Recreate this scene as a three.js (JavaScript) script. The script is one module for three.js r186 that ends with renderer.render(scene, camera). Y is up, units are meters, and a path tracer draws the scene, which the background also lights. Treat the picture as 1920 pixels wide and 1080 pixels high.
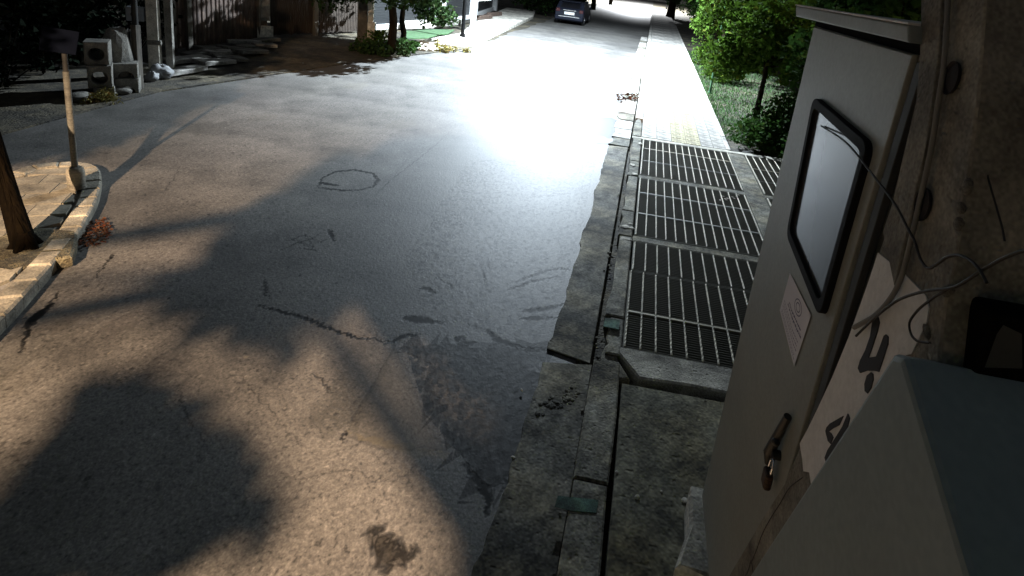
import * as THREE from 'three';
import { mergeGeometries } from 'three/addons/utils/BufferGeometryUtils.js';
import { RoundedBoxGeometry } from 'three/addons/geometries/RoundedBoxGeometry.js';

// ---------------------------------------------------------------- camera
const scene = new THREE.Scene();
const CAMH = 3.2, FPX = 1056.77, PITCH = 0.23485, YAW = 0.11047, ROLL = 0.12402, CX = 1080.92, CY = 202.42;
const V = (x, y, z) => new THREE.Vector3(x, y, z);
const fw = V(-Math.sin(YAW) * Math.cos(PITCH), -Math.sin(PITCH), -Math.cos(YAW) * Math.cos(PITCH));
const r0 = V(Math.cos(YAW), 0, -Math.sin(YAW)), u0 = r0.clone().cross(fw);
const rt = r0.clone().multiplyScalar(Math.cos(ROLL)).addScaledVector(u0, Math.sin(ROLL));
const up = u0.clone().multiplyScalar(Math.cos(ROLL)).addScaledVector(r0, -Math.sin(ROLL));
const camera = new THREE.PerspectiveCamera(2 * Math.atan(540 / FPX) * 180 / Math.PI, 16 / 9, 0.05, 400);
camera.position.set(0, CAMH, 0);
camera.quaternion.setFromRotationMatrix(new THREE.Matrix4().makeBasis(rt, up, fw.clone().negate()));
camera.setViewOffset(1920, 1080, 960 - CX, 540 - CY, 1920, 1080);
// surveyed points of the street: where a sight line meets the ground (height h) or an upright plane
const ray = (px, py) => fw.clone().addScaledVector(rt, (px - CX) / FPX).addScaledVector(up, -(py - CY) / FPX);
const G = (px, py, h = 0) => { const d = ray(px, py), t = (h - CAMH) / d.y; return [d.x * t, d.z * t]; };
const OX = (px, py, X) => { const d = ray(px, py), t = X / d.x; return [d.z * t, CAMH + d.y * t]; };   // z, y on the plane x = X

// ---------------------------------------------------------------- sky, lamps, exposure
const SKY = [0.050, 0.056, 0.064], WARM = 4300, WHITE = 3700, FAR = 9000;
{
  const w = 32, h = 16, d = new Float32Array(w * h * 4);
  for (let i = 0; i < w * h; i++) { d[i * 4] = SKY[0]; d[i * 4 + 1] = SKY[1]; d[i * 4 + 2] = SKY[2]; d[i * 4 + 3] = 1; }
  const t = new THREE.DataTexture(d, w, h, THREE.RGBAFormat, THREE.FloatType);
  t.mapping = THREE.EquirectangularReflectionMapping; t.magFilter = t.minFilter = THREE.LinearFilter; t.needsUpdate = true;
  scene.background = t; scene.environment = t;
}
const renderer = new THREE.WebGLRenderer({ antialias: true });
renderer.toneMapping = THREE.LinearToneMapping;
renderer.toneMappingExposure = 1;
renderer.shadowMap.enabled = true;

// ---------------------------------------------------------------- helpers
let seed = 7;
const rnd = () => { seed = (seed + 0x6d2b79f5) | 0; let t = Math.imul(seed ^ (seed >>> 15), 1 | seed); t = (t + Math.imul(t ^ (t >>> 7), 61 | t)) ^ t; return ((t ^ (t >>> 14)) >>> 0) / 4294967296; };
const rr = (a, b) => a + (b - a) * rnd();
const hash = (x, y) => { let n = Math.imul(x, 374761393) + Math.imul(y, 668265263) | 0; n = Math.imul(n ^ (n >>> 13), 1274126177); return ((n ^ (n >>> 16)) >>> 0) / 4294967296; };
function vn(x, y, p) {                                   // value noise, periodic in p when given
  const xi = Math.floor(x), yi = Math.floor(y), fx = x - xi, fy = y - yi, u = fx * fx * (3 - 2 * fx), v = fy * fy * (3 - 2 * fy);
  const m = (a) => (p ? ((a % p) + p) % p : a), a0 = m(xi), a1 = m(xi + 1), b0 = m(yi), b1 = m(yi + 1);
  return (hash(a0, b0) * (1 - u) + hash(a1, b0) * u) * (1 - v) + (hash(a0, b1) * (1 - u) + hash(a1, b1) * u) * v;
}
function fbm(x, y, o, p) { let s = 0, a = 0.5, n = 0; for (let i = 0; i < o; i++) { s += a * vn(x, y, p); n += a; x *= 2; y *= 2; if (p) p *= 2; a *= 0.55; } return s / n; }
const used = {};
const numbered = (n) => { const k = used[n] = (used[n] ?? -1) + 1; return k ? n + '_' + String(k).padStart(3, '0') : n; };
function norm(gs) {
  return mergeGeometries([].concat(gs).map((g) => {
    const q = g.index ? g.toNonIndexed() : g;
    if (!q.attributes.uv) q.setAttribute('uv', new THREE.BufferAttribute(new Float32Array(q.attributes.position.count * 2), 2));
    for (const k of Object.keys(q.attributes)) if (!['position', 'normal', 'uv', 'color'].includes(k)) q.deleteAttribute(k);
    return q;
  }));
}
function metres(g, s = 1, ox = 0, oy = 0) {                // uv in metres by the facing axis
  const p = g.attributes.position, n = g.attributes.normal, uv = new Float32Array(p.count * 2);
  for (let i = 0; i < p.count; i++) {
    const ax = Math.abs(n.getX(i)), ay = Math.abs(n.getY(i)), az = Math.abs(n.getZ(i)), x = p.getX(i), y = p.getY(i), z = p.getZ(i);
    const [a, b] = ay >= ax && ay >= az ? [x, z] : ax >= az ? [z, y] : [x, y];
    uv[i * 2] = a * s + ox; uv[i * 2 + 1] = b * s + oy;
  }
  g.setAttribute('uv', new THREE.BufferAttribute(uv, 2));
  return g;
}
function part(name, gs, mat, parent, label) {
  const g = Array.isArray(gs) ? norm(gs) : gs, m = new THREE.Mesh(g, mat);
  m.name = name; m.castShadow = m.receiveShadow = true;
  if (label) m.userData.label = label;
  parent.add(m);
  return m;
}
function inst(name, geo, mat, parent, x, y, z, ry = 0, rx = 0, rz = 0, s) {
  const m = part(name, geo, mat, parent); m.position.set(x, y, z); m.rotation.set(rx, ry, rz); if (s) m.scale.set(...s); return m;
}
function thing(name, label, category, x = 0, y = 0, z = 0, ry = 0, group) {
  const o = new THREE.Group(); o.name = numbered(name); o.position.set(x, y, z); o.rotation.y = ry;
  o.userData = { label, category }; if (group) o.userData.group = group;
  scene.add(o); return o;
}
function single(name, gs, mat, label, category, group) {
  const m = part(numbered(name), gs, mat, scene); m.userData = { label, category }; if (group) m.userData.group = group; return m;
}
function struct(name, gs, mat, label) { const m = part(numbered(name), gs, mat, scene, label); m.userData.kind = 'structure'; return m; }
const box = (w, h, d, x = 0, y = 0, z = 0, ry = 0) => { const g = new THREE.BoxGeometry(w, h, d); if (ry) g.rotateY(ry); return g.translate(x, y, z); };
const rbox = (w, h, d, r, x = 0, y = 0, z = 0) => new RoundedBoxGeometry(w, h, d, 2, r).translate(x, y, z);
const cyl = (r1, r2, h, x = 0, y = 0, z = 0, n = 14) => new THREE.CylinderGeometry(r2, r1, h, n).translate(x, y + h / 2, z);
const tube = (pts, r, n = 8, seg) => new THREE.TubeGeometry(new THREE.CatmullRomCurve3(pts.map((p) => V(...p))), seg || pts.length * 6, r, n);
function limb(a, b, ra, rb, n = 8) {                       // tapered straight limb from a to b
  const d = V(b[0] - a[0], b[1] - a[1], b[2] - a[2]), l = d.length(), g = new THREE.CylinderGeometry(rb, ra, l, n).translate(0, l / 2, 0);
  return g.applyQuaternion(new THREE.Quaternion().setFromUnitVectors(V(0, 1, 0), d.normalize())).translate(...a);
}
function slab(pts, y0, y1, bev = 0, holes = []) {          // outline [[x, z]...] raised from y0 to y1
  const s = new THREE.Shape(pts.map(([x, z]) => new THREE.Vector2(x, -z)));
  for (const h of holes) s.holes.push(new THREE.Path(h.map(([x, z]) => new THREE.Vector2(x, -z))));
  const g = new THREE.ExtrudeGeometry(s, { depth: y1 - y0 - 2 * bev, bevelEnabled: bev > 0, bevelSize: bev, bevelOffset: -bev, bevelThickness: bev, bevelSegments: 1, curveSegments: 6 });
  return metres(norm([g.translate(0, 0, bev).rotateX(-Math.PI / 2).translate(0, y0, 0)]));
}
function upright(pts, x0, x1, bev = 0) {                   // outline [[z, y]...] on planes x = x0 .. x1
  const s = new THREE.Shape(pts.map(([z, y]) => new THREE.Vector2(-z, y)));
  const g = new THREE.ExtrudeGeometry(s, { depth: x1 - x0 - 2 * bev, bevelEnabled: bev > 0, bevelSize: bev, bevelOffset: -bev, bevelThickness: bev, bevelSegments: 2, curveSegments: 8 });
  // shape x -> -z, extrusion -> +x
  return metres(norm([g.translate(0, 0, bev).rotateY(Math.PI / 2).translate(x0, 0, 0)]));
}

// ---------------------------------------------------------------- materials
function dtex(n, fn, srgb, aniso) {
  const d = new Uint8Array(n * n * 4);
  for (let y = 0; y < n; y++) for (let x = 0; x < n; x++) { const c = fn(x / n, y / n), o = (y * n + x) * 4; d[o] = c[0] * 255; d[o + 1] = c[1] * 255; d[o + 2] = c[2] * 255; d[o + 3] = 255; }
  const t = new THREE.DataTexture(d, n, n); t.wrapS = t.wrapT = THREE.RepeatWrapping; t.magFilter = THREE.LinearFilter; t.minFilter = THREE.LinearMipmapLinearFilter; t.generateMipmaps = true;
  if (srgb) t.colorSpace = THREE.SRGBColorSpace; t.needsUpdate = true; return t;
}
const cl = (x) => Math.min(1, Math.max(0, x)), g3 = (v) => [cl(v), cl(v), cl(v)];
const rep = (t, k, r = 0) => { const c = t.clone(); c.repeat.set(k, k); c.rotation = r; c.needsUpdate = true; return c; };
// concrete: blotches, fine grit, pores (period 2 m)
const concC = dtex(512, (u, v) => { const b = fbm(u * 6, v * 6, 4, 6), f = vn(u * 170, v * 170, 170), s = fbm(u * 20 + 9, v * 20, 3, 20); const k = 0.62 + 0.42 * (b - 0.5) + 0.22 * (s - 0.5) + 0.16 * (f - 0.5); return [cl(k * 1.02), cl(k), cl(k * 0.96)]; }, true);
const concB = dtex(512, (u, v) => { const f = vn(u * 200, v * 200, 200), s = fbm(u * 40, v * 40, 3, 40), q = vn(u * 64 + 3, v * 64, 64); return g3(0.35 + 0.35 * s + 0.25 * f - (q > 0.86 ? (q - 0.86) * 4 : 0)); });
// grime: strong dark blotches for old concrete
const grimeC = dtex(512, (u, v) => { const b = fbm(u * 5, v * 5, 5, 5), s = fbm(u * 24 + 5, v * 24, 3, 24), f = vn(u * 150, v * 150, 150); const k = 0.46 + 0.62 * (b - 0.45) + 0.34 * (s - 0.5) + 0.22 * (f - 0.5); const t = fbm(u * 7 + 3, v * 7 + 8, 3, 7); return [cl(k * (1 + 0.08 * t)), cl(k), cl(k * (0.98 - 0.16 * t))]; }, true);
const paintC = dtex(256, (u, v) => { const b = fbm(u * 5, v * 5, 4, 5), f = vn(u * 120, v * 120, 120); return g3(0.86 + 0.1 * (b - 0.5) + 0.06 * (f - 0.5)); }, true);
const barkC = dtex(256, (u, v) => { const b = fbm(u * 16, v * 5, 4, 0), f = vn(u * 90, v * 40); return [cl(0.5 * b + 0.3 + 0.1 * f), cl(0.46 * b + 0.28 + 0.1 * f), cl(0.42 * b + 0.25)]; }, true);
const barkB = dtex(256, (u, v) => g3(fbm(u * 24, v * 6, 4)));
const woodC = dtex(256, (u, v) => { const b = fbm(u * 30, v * 3, 3), f = fbm(u * 5, v * 5, 3); return g3(0.4 + 0.5 * b + 0.3 * (f - 0.5)); }, true);
const std = (o) => new THREE.MeshStandardMaterial(o);
const lin = (r, g, b) => new THREE.Color().setRGB(r, g, b);
const conc = (r, g, b, k = 0.5, bump = 0.006, rough = 0.9) => std({ color: lin(r * 2.9, g * 2.9, b * 2.9), map: rep(concC, k), bumpMap: rep(concB, k), bumpScale: bump, roughness: rough });
const grime = (r, g, b, k = 0.5, bump = 0.008) => std({ color: lin(r * 5, g * 5, b * 5), map: rep(grimeC, k), bumpMap: rep(concB, k), bumpScale: bump, roughness: 0.9 });
const M = {
  dirt: grime(0.05, 0.045, 0.035, 0.35, 0.03), gutter: grime(0.15, 0.15, 0.145, 0.45, 0.01), slabNear: grime(0.16, 0.16, 0.135, 0.4, 0.012), kerb: grime(0.18, 0.18, 0.172, 0.5, 0.012),
  paveA: conc(0.42, 0.415, 0.41), paveB: conc(0.39, 0.385, 0.38), paveC: conc(0.45, 0.445, 0.435), bed: conc(0.16, 0.16, 0.155), tact: conc(0.45, 0.42, 0.30, 0.5),
  isleA: conc(0.23, 0.22, 0.185), isleB: conc(0.2, 0.19, 0.16), isleKerb: conc(0.25, 0.24, 0.205, 0.6, 0.012), soil: grime(0.1, 0.095, 0.07, 0.8, 0.03),
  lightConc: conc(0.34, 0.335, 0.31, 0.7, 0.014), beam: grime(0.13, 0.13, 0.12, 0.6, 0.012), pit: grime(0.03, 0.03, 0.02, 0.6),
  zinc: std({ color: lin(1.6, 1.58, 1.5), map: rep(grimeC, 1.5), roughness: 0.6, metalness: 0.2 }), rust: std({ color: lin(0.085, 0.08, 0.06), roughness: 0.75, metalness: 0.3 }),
  poleConc: conc(0.17, 0.17, 0.155, 0.9, 0.008), cab: std({ color: lin(0.33, 0.345, 0.31), map: rep(paintC, 0.8), bumpMap: rep(concB, 1.5), bumpScale: 0.0006, roughness: 0.55 }),
  black: std({ color: lin(0.012, 0.012, 0.013), roughness: 0.5 }), rubber: new THREE.MeshPhysicalMaterial({ color: lin(0.008, 0.008, 0.009), roughness: 0.75, specularIntensity: 0.25 }),
  glass: new THREE.MeshPhysicalMaterial({ color: lin(0.9, 0.95, 0.97), transmission: 1, thickness: 0, roughness: 0.04, ior: 1.75 }),
  white: std({ color: lin(0.75, 0.75, 0.73), map: rep(paintC, 1), roughness: 0.7 }), patch: std({ color: lin(0.9, 0.9, 0.88), map: rep(paintC, 0.7), bumpMap: rep(concB, 1), bumpScale: 0.003, roughness: 0.8 }),
  ink: std({ color: lin(0.015, 0.015, 0.018), roughness: 0.8 }), grey: std({ color: lin(0.27, 0.33, 0.34), map: rep(paintC, 0.7), roughness: 0.6 }), darkGrey: std({ color: lin(0.05, 0.055, 0.055), map: rep(paintC, 0.7), roughness: 0.7 }),
  cable: std({ color: lin(0.01, 0.01, 0.01), roughness: 0.6 }), greyCable: std({ color: lin(0.16, 0.16, 0.15), roughness: 0.7 }),
  bark: new THREE.MeshPhysicalMaterial({ color: lin(0.04, 0.034, 0.028), map: barkC, bumpMap: barkB, bumpScale: 0.02, roughness: 0.95, specularIntensity: 0.15 }),
  postLight: std({ color: lin(0.34, 0.345, 0.31), map: rep(concC, 0.7), roughness: 0.75 }), postDark: std({ color: lin(0.05, 0.05, 0.048), map: rep(concC, 0.7), roughness: 0.8 }),
  signBack: new THREE.MeshPhysicalMaterial({ color: lin(0.004, 0.006, 0.013), map: rep(paintC, 2), roughness: 0.9, specularIntensity: 0.1 }), void: new THREE.MeshPhysicalMaterial({ color: lin(0.006, 0.006, 0.006), roughness: 0.95, specularIntensity: 0.05 }),
  brown: std({ color: lin(0.2, 0.13, 0.095), map: rep(woodC, 1), bumpMap: rep(concB, 1), bumpScale: 0.004, roughness: 0.8 }), slat: std({ color: lin(0.075, 0.05, 0.032), map: rep(woodC, 0.6), roughness: 0.85 }), slat2: std({ color: lin(0.07, 0.045, 0.028), map: rep(woodC, 0.6), roughness: 0.85 }),
  steelPost: std({ color: lin(0.24, 0.22, 0.19), map: rep(concC, 0.6), roughness: 0.8 }), oldConc: conc(0.17, 0.168, 0.158, 0.6, 0.02), whiteConc: conc(0.5, 0.49, 0.46, 0.5, 0.01),
  shutter: std({ color: lin(0.03, 0.032, 0.034), map: rep(paintC, 1), roughness: 0.5, metalness: 0.4 }), mat: std({ color: lin(0.08, 0.2, 0.075), map: rep(concC, 2), roughness: 0.95 }),
  bag: std({ color: lin(0.22, 0.22, 0.22), roughness: 0.75 }), blue: std({ color: lin(0.06, 0.13, 0.35), roughness: 0.4 }), meter: std({ color: lin(0.3, 0.33, 0.36), map: rep(paintC, 2), roughness: 0.5 }),
  greenPole: std({ color: lin(0.06, 0.16, 0.08), roughness: 0.5, metalness: 0.2 }), teal: std({ color: lin(0.3, 0.62, 0.56), map: rep(grimeC, 1.5), roughness: 0.85 }),
  carPaint: new THREE.MeshPhysicalMaterial({ color: lin(0.011, 0.013, 0.022), roughness: 0.6, specularIntensity: 0.25 }), carGlass: std({ color: lin(0.006, 0.006, 0.008), roughness: 0.35 }),
  tyre: std({ color: lin(0.015, 0.015, 0.015), roughness: 0.9 }), rim: std({ color: lin(0.4, 0.4, 0.42), roughness: 0.35, metalness: 0.8 }), tail: std({ color: lin(0.05, 0.008, 0.01), roughness: 0.25 }), chrome: std({ color: lin(0.7, 0.7, 0.72), roughness: 0.2, metalness: 1 }),
  plate: std({ color: lin(0.85, 0.85, 0.85), roughness: 0.4 }), plaster: conc(0.36, 0.27, 0.23, 0.5, 0.01), lampGrey: std({ color: lin(0.25, 0.26, 0.27), roughness: 0.5, metalness: 0.6 }),
};
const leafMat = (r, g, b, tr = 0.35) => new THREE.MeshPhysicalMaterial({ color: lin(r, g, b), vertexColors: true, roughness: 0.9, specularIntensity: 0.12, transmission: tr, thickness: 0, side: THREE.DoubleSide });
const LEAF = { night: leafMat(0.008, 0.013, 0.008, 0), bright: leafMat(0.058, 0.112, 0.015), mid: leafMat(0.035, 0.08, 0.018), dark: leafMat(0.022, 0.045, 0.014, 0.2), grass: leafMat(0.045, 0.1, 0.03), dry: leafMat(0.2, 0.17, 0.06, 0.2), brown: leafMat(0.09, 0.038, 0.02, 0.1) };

// ---------------------------------------------------------------- ground and road
const ROADL = [[-9.6, 14], [-9.2, -2], [-8.9, -6.2], [-9.25, -9.5], [-7.95, -15.6], [-6.5, -20.2], [-6.5, -100]];
const K = 1 - 0.1 / CAMH;                                   // kerb-height points lie this much nearer
const PIT = [[0.17, -4.1], [3.9, -4.1], [3.9, -11.12], [0.17, -11.12]];
struct('ground', [slab([[-250, 60], [250, 60], [250, -260], [-250, -260]], -0.30, -0.045, 0, [PIT])], M.dirt);
// asphalt grain (period 1.6 m)
const aspC = dtex(1024, (u, v) => {
  const st = vn(u * 210, v * 210, 210), st2 = vn(u * 390 + 7, v * 390, 390), b = fbm(u * 4, v * 4, 5, 4), big = vn(u * 90 + 3, v * 90, 90);
  let k = 0.50 + 0.20 * (b - 0.5) + 0.18 * (st - 0.5) + 0.10 * (st2 - 0.5) + 0.12 * (big - 0.5); if (big > 0.88) k += 0.9 * (big - 0.88); if (big < 0.14) k -= 0.1;
  return [cl(k * 1.02), cl(k), cl(k * 0.965)];
}, true);
const aspB = dtex(1024, (u, v) => { const a = vn(u * 210, v * 210, 210), b = vn(u * 120 + 5, v * 120, 120), c = vn(u * 390 + 7, v * 390, 390), d = fbm(u * 14, v * 14, 3, 14), e = vn(u * 64 + 11, v * 64, 64); return g3(0.06 + 0.3 * a * a + 0.34 * b * b + 0.08 * c + 0.28 * e * e + 0.1 * d); });
const undul = (x, z) => { const e = Math.min(1, Math.max(0, (-0.9 - x) / 0.8)); return e * (0.02 * (vn(x * 0.5 + 40, z * 0.35 + 9) - 0.5) + 0.008 * (vn(x * 1.3 + 7, z * 0.9) - 0.5)); };
const ROADT = (x, z) => { const b = fbm(x * 0.35 + 11, z * 0.22 + 31, 4), c = fbm(x * 1.6 + 5, z * 0.9 + 8, 3); return 0.72 + 0.75 * (b - 0.45) + 0.35 * (c - 0.5); };
function sheet(x0, x1, z0, z1, nx, nz, y, clip) {
  const g = new THREE.PlaneGeometry(1, 1, nx, nz), p = g.attributes.position, uv = g.attributes.uv, col = new Float32Array(p.count * 3);
  for (let i = 0; i < p.count; i++) {
    const u = uv.getX(i), v = uv.getY(i), z = z0 + (z1 - z0) * (1 - v), xl = clip ? clip(z) : x0, x = xl + (x1 - xl) * u, t = ROADT(x, z);
    p.setXYZ(i, x, y + undul(x, z), z); uv.setXY(i, x, z); col.set([t, t, t * (0.97 + 0.05 * vn(x, z))], i * 3);
  }
  g.setAttribute('color', new THREE.BufferAttribute(col, 3)); g.computeVertexNormals();
  if (g.attributes.normal.getY(0) < 0) { const ix = g.index.array; for (let i = 0; i < ix.length; i += 3) { const t = ix[i]; ix[i] = ix[i + 1]; ix[i + 1] = t; } g.computeVertexNormals(); }
  return g;
}
const leftEdge = (z) => { for (let i = 1; i < ROADL.length; i++) if (z >= ROADL[i][1]) { const [a, b] = [ROADL[i - 1], ROADL[i]], t = (z - a[1]) / (b[1] - a[1]); return a[0] + (b[0] - a[0]) * t + 0.25 * (vn(z * 1.1, 3) - 0.5) + 0.12 * (vn(z * 4, 9) - 0.5); } return -6.5; };
// the near carriageway carries its own map: patches, cracks, stains (x -7.2 .. -0.2, z -13.2 .. -1)
const NX0 = -7.2, NX1 = -0.2, NZ0 = -13.2, NZ1 = -1.0, TW = 1536, TH = 2048;
function nearMap(bump) {
  const c = document.createElement('canvas'); c.width = TW; c.height = TH; const x = c.getContext('2d');
  const P = (px, py) => { const [a, b] = G(px, py); return [(a - NX0) / (NX1 - NX0) * TW, (b - NZ0) / (NZ1 - NZ0) * TH]; };   // photograph survey -> metres -> texel
  const src = bump ? aspB.image.data : aspC.image.data, im = x.createImageData(TW, TH), d = im.data;
  for (let j = 0; j < TH; j++) for (let i = 0; i < TW; i++) {
    const wx = NX0 + (i + 0.5) / TW * (NX1 - NX0), wz = NZ0 + (j + 0.5) / TH * (NZ1 - NZ0);
    const u = ((Math.floor(wx * 0.625 * 1024) % 1024) + 1024) % 1024, v = ((Math.floor(wz * 0.625 * 1024) % 1024) + 1024) % 1024, o = (j * TW + i) * 4, s = (v * 1024 + u) * 4;
    d[o] = src[s]; d[o + 1] = src[s + 1]; d[o + 2] = src[s + 2]; d[o + 3] = 255;
  }
  x.putImageData(im, 0, 0); if (bump === 'gloss') { x.fillStyle = '#fff'; x.fillRect(0, 0, TW, TH); }   // dirt in cracks and fresh tar do not shine
  const jag = (pts, amp, n = 10) => { const o = []; for (let i = 0; i < pts.length - 1; i++) { const [a, b] = [pts[i], pts[i + 1]]; for (let k = 0; k < n; k++) { const t = k / n; o.push([a[0] + (b[0] - a[0]) * t + rr(-amp, amp), a[1] + (b[1] - a[1]) * t + rr(-amp, amp)]); } } o.push(pts[pts.length - 1]); return o; };
  const path = (pts) => { x.beginPath(); pts.forEach((p, i) => (i ? x.lineTo(...p) : x.moveTo(...p))); };
  const keep = seed; seed = 99;                             // same wobble on both maps
  const area = (pp, colour, alpha, rim, rimA = 0.5, amp = 5) => {
    const q = jag([...pp, pp[0]].map((p) => P(...p)), amp);
    path(q); x.closePath(); if (alpha) { x.globalAlpha = alpha; x.fillStyle = colour; x.fill(); }
    if (rim) { x.globalAlpha = rimA; x.strokeStyle = bump ? '#000' : '#0c0c0b'; x.lineWidth = rim; x.lineJoin = 'round'; x.stroke(); }
    x.globalAlpha = 1;
  };
  const speck = (pp, n, r, cols, a) => { const q = pp.map((p) => P(...p)); let ax = 1e9, bx = -1e9, ay = 1e9, by = -1e9; for (const [u, v] of q) { ax = Math.min(ax, u); bx = Math.max(bx, u); ay = Math.min(ay, v); by = Math.max(by, v); }
    x.save(); path(q); x.closePath(); x.clip(); for (let i = 0; i < n; i++) { x.globalAlpha = a * rr(0.4, 1); x.fillStyle = cols[(rnd() * cols.length) | 0]; x.beginPath(); x.ellipse(rr(ax, bx), rr(ay, by), r * rr(0.5, 1.6), r * rr(0.4, 1.2), rr(0, 3), 0, 7); x.fill(); } x.restore(); x.globalAlpha = 1; };
  const crack = (pp, w, a = 0.9, amp = 4) => {              // width varies along its length
    const q = jag(pp.map((p) => P(...p)), amp, 14); x.strokeStyle = bump ? '#000' : '#080807'; x.lineCap = 'round';
    for (let i = 0; i < q.length - 1; i++) { const t = i / (q.length - 1); x.globalAlpha = a * rr(0.6, 1); x.lineWidth = Math.max(1, 0.85 * w * (0.35 + 0.65 * Math.sin(Math.PI * Math.min(1, t * 1.1 + 0.05))) * rr(0.5, 1.3)); path([q[i], q[i + 1]]); x.stroke(); }
    x.globalAlpha = 1;
  };
  // dark worn fresh asphalt along the gutter
  const dk = [[760, 650], [880, 640], [1030, 650], [1000, 760], [950, 900], [905, 915], [870, 860], [800, 780]];
  if (!bump) { area(dk, '#141311', 0.45, 0, 0, 30); speck(dk, 2600, 5, ['#0c0c0b', '#2a2927', '#111', '#55524c'], 0.7); const dk2 = [[850, 800], [1000, 740], [960, 905], [905, 915]]; area(dk2, '#090908', 0.6, 0, 0, 30); speck(dk2, 700, 5, ['#0a0a0a', '#1b1a19', '#3a3936'], 0.8); }
  else { if (bump === 'gloss') area(dk, '#000', 0.55, 0, 0, 30); speck(dk, 2200, 5, ['#000', '#333', '#ddd', '#fff'], 0.35); }
  // smoother grey reinstatement strip
  const tp = [[740, 648], [760, 690], [800, 790], [838, 845], [700, 838], [648, 806], [672, 770]];
  area(tp, bump ? '#8a8a8a' : '#6f6a62', bump ? 0.35 : 0.32, 3, 0.15, 4);
  const sand = [[648, 806], [700, 838], [835, 862], [838, 846], [760, 830]];
  if (!bump) area(sand, '#8f8468', 0.4, 0, 0, 6);
  // pot-hole stain near the bottom edge
  const pot = [[692, 1000], [712, 996], [742, 1018], [768, 1030], [766, 1050], [735, 1066], [705, 1040]];
  area(pot, bump ? '#0a0a0a' : '#12100d', 0.5, 4, 0.35, 9); if (bump) speck(pot, 200, 5, ['#000', '#666'], 0.7);
  // long resurfaced panel on the gutter side
  const rp = [[970, 255], [1060, 214], [1150, 222], [1186, 272], [1060, 266]];
  area(rp, bump ? '#555' : '#33322f', bump ? 0.2 : 0.3, 13, 0.95, 9); speck(rp, 500, 5, bump ? ['#000', '#fff'] : ['#1a1918', '#7a776f'], 0.6);
  area([[1085, 218], [1150, 222], [1186, 270], [1110, 250]], bump ? '#333' : '#0e0d0c', 0.9, 8, 0.8, 14);
  // coarse worn surface in the wheel track
  speck([[880, 300], [1120, 290], [1080, 470], [1010, 640], [800, 600], [760, 480]], 6000, 4.6, bump ? ['#fff', '#eee', '#000', '#111'] : ['#9d9a92', '#1a1917', '#8a877f', '#141312'], bump ? 0.35 : 0.75);
  // manhole outline under the asphalt
  crack([[598, 350], [603, 334], [628, 322], [665, 318], [700, 326], [708, 338], [700, 350], [672, 356], [640, 357], [600, 351]], 9); crack([[600, 342], [618, 346], [636, 348]], 11); crack([[594, 352], [640, 357], [672, 357]], 8);
  crack([[616, 432], [622, 442], [627, 454]], 8); for (const c of [[[530, 455], [570, 442], [600, 455], [612, 450]], [[545, 460], [585, 448], [605, 437]], [[570, 440], [590, 470], [560, 465]], [[540, 445], [575, 460]], [[525, 470], [560, 455], [585, 466]]]) crack(c, 3.2, 0.6);
  // cracks
  crack([[482, 572], [520, 583], [560, 592], [600, 608], [650, 628], [700, 636], [738, 642]], 7); crack([[495, 525], [497, 545], [505, 562]], 5, 0.6);
  crack([[755, 597], [780, 598], [800, 602], [830, 606]], 13); crack([[738, 640], [755, 630], [788, 627]], 9); crack([[788, 541], [803, 543], [815, 551]], 8); crack([[852, 637], [870, 633]], 7); crack([[865, 645], [895, 642]], 7);
  crack([[912, 620], [930, 635], [955, 645], [985, 652]], 10); crack([[985, 655], [1020, 656]], 8); crack([[980, 583], [1020, 580], [1058, 570]], 12); crack([[975, 597], [1010, 597], [1050, 595]], 9); crack([[950, 545], [1000, 527], [1048, 518]], 7); crack([[968, 530], [1010, 512], [1050, 503], [1068, 507]], 6);
  crack([[900, 495], [908, 520], [912, 545]], 5, 0.7); crack([[915, 490], [918, 508]], 4, 0.6); crack([[820, 520], [848, 540], [840, 530]], 4, 0.6); crack([[700, 368], [730, 340], [780, 300], [820, 268], [850, 240]], 4, 0.6); crack([[740, 330], [760, 300], [800, 280]], 3, 0.4);
  crack([[590, 700], [625, 735]], 4, 0.5); crack([[648, 806], [672, 770], [700, 720], [735, 660], [740, 645]], 3, 0.18); crack([[640, 826], [650, 806]], 4, 0.4); crack([[870, 870], [905, 915], [918, 935], [910, 970]], 8); crack([[925, 985], [1000, 1010]], 5, 0.6);
  crack([[40, 660], [60, 600], [75, 585], [95, 570], [110, 545]], 9, 0.7); crack([[48, 610], [70, 590], [80, 585]], 14, 0.4); crack([[180, 520], [205, 485], [212, 475]], 5, 0.5); crack([[300, 370], [330, 330], [345, 300]], 3, 0.3); crack([[20, 500], [100, 520], [170, 505]], 2, 0.3);
  crack([[440, 690], [500, 760], [560, 830]], 2, 0.35); crack([[250, 640], [330, 610], [400, 640]], 2, 0.3); crack([[560, 900], [640, 880], [720, 900], [800, 880]], 2, 0.3); crack([[330, 720], [345, 770], [400, 850]], 2.5, 0.35);
  // tar drips, pale grit and small stains
  if (!bump) for (let i = 0; i < 300; i++) { x.globalAlpha = rr(0.25, 0.8); x.fillStyle = rnd() < 0.62 ? '#15130f' : '#b3aa96'; x.beginPath(); x.ellipse(rr(0, TW), rr(0, TH), rr(1, 4), rr(1, 3.4), rr(0, 3), 0, 7); x.fill(); }
  if (!bump) for (let i = 0; i < 60; i++) { x.globalAlpha = rr(0.05, 0.14); x.fillStyle = rnd() < 0.6 ? '#191714' : '#857b69'; x.beginPath(); const cx = rr(0, TW), cy = rr(0, TH), r = rr(15, 70); for (let k = 0; k < 16; k++) { const a = k / 16 * 6.283, q = r * rr(0.5, 1.2); x.lineTo(cx + Math.cos(a) * q, cy + Math.sin(a) * q * 1.4); } x.fill(); }
  x.globalAlpha = 1; seed = keep;
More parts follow.
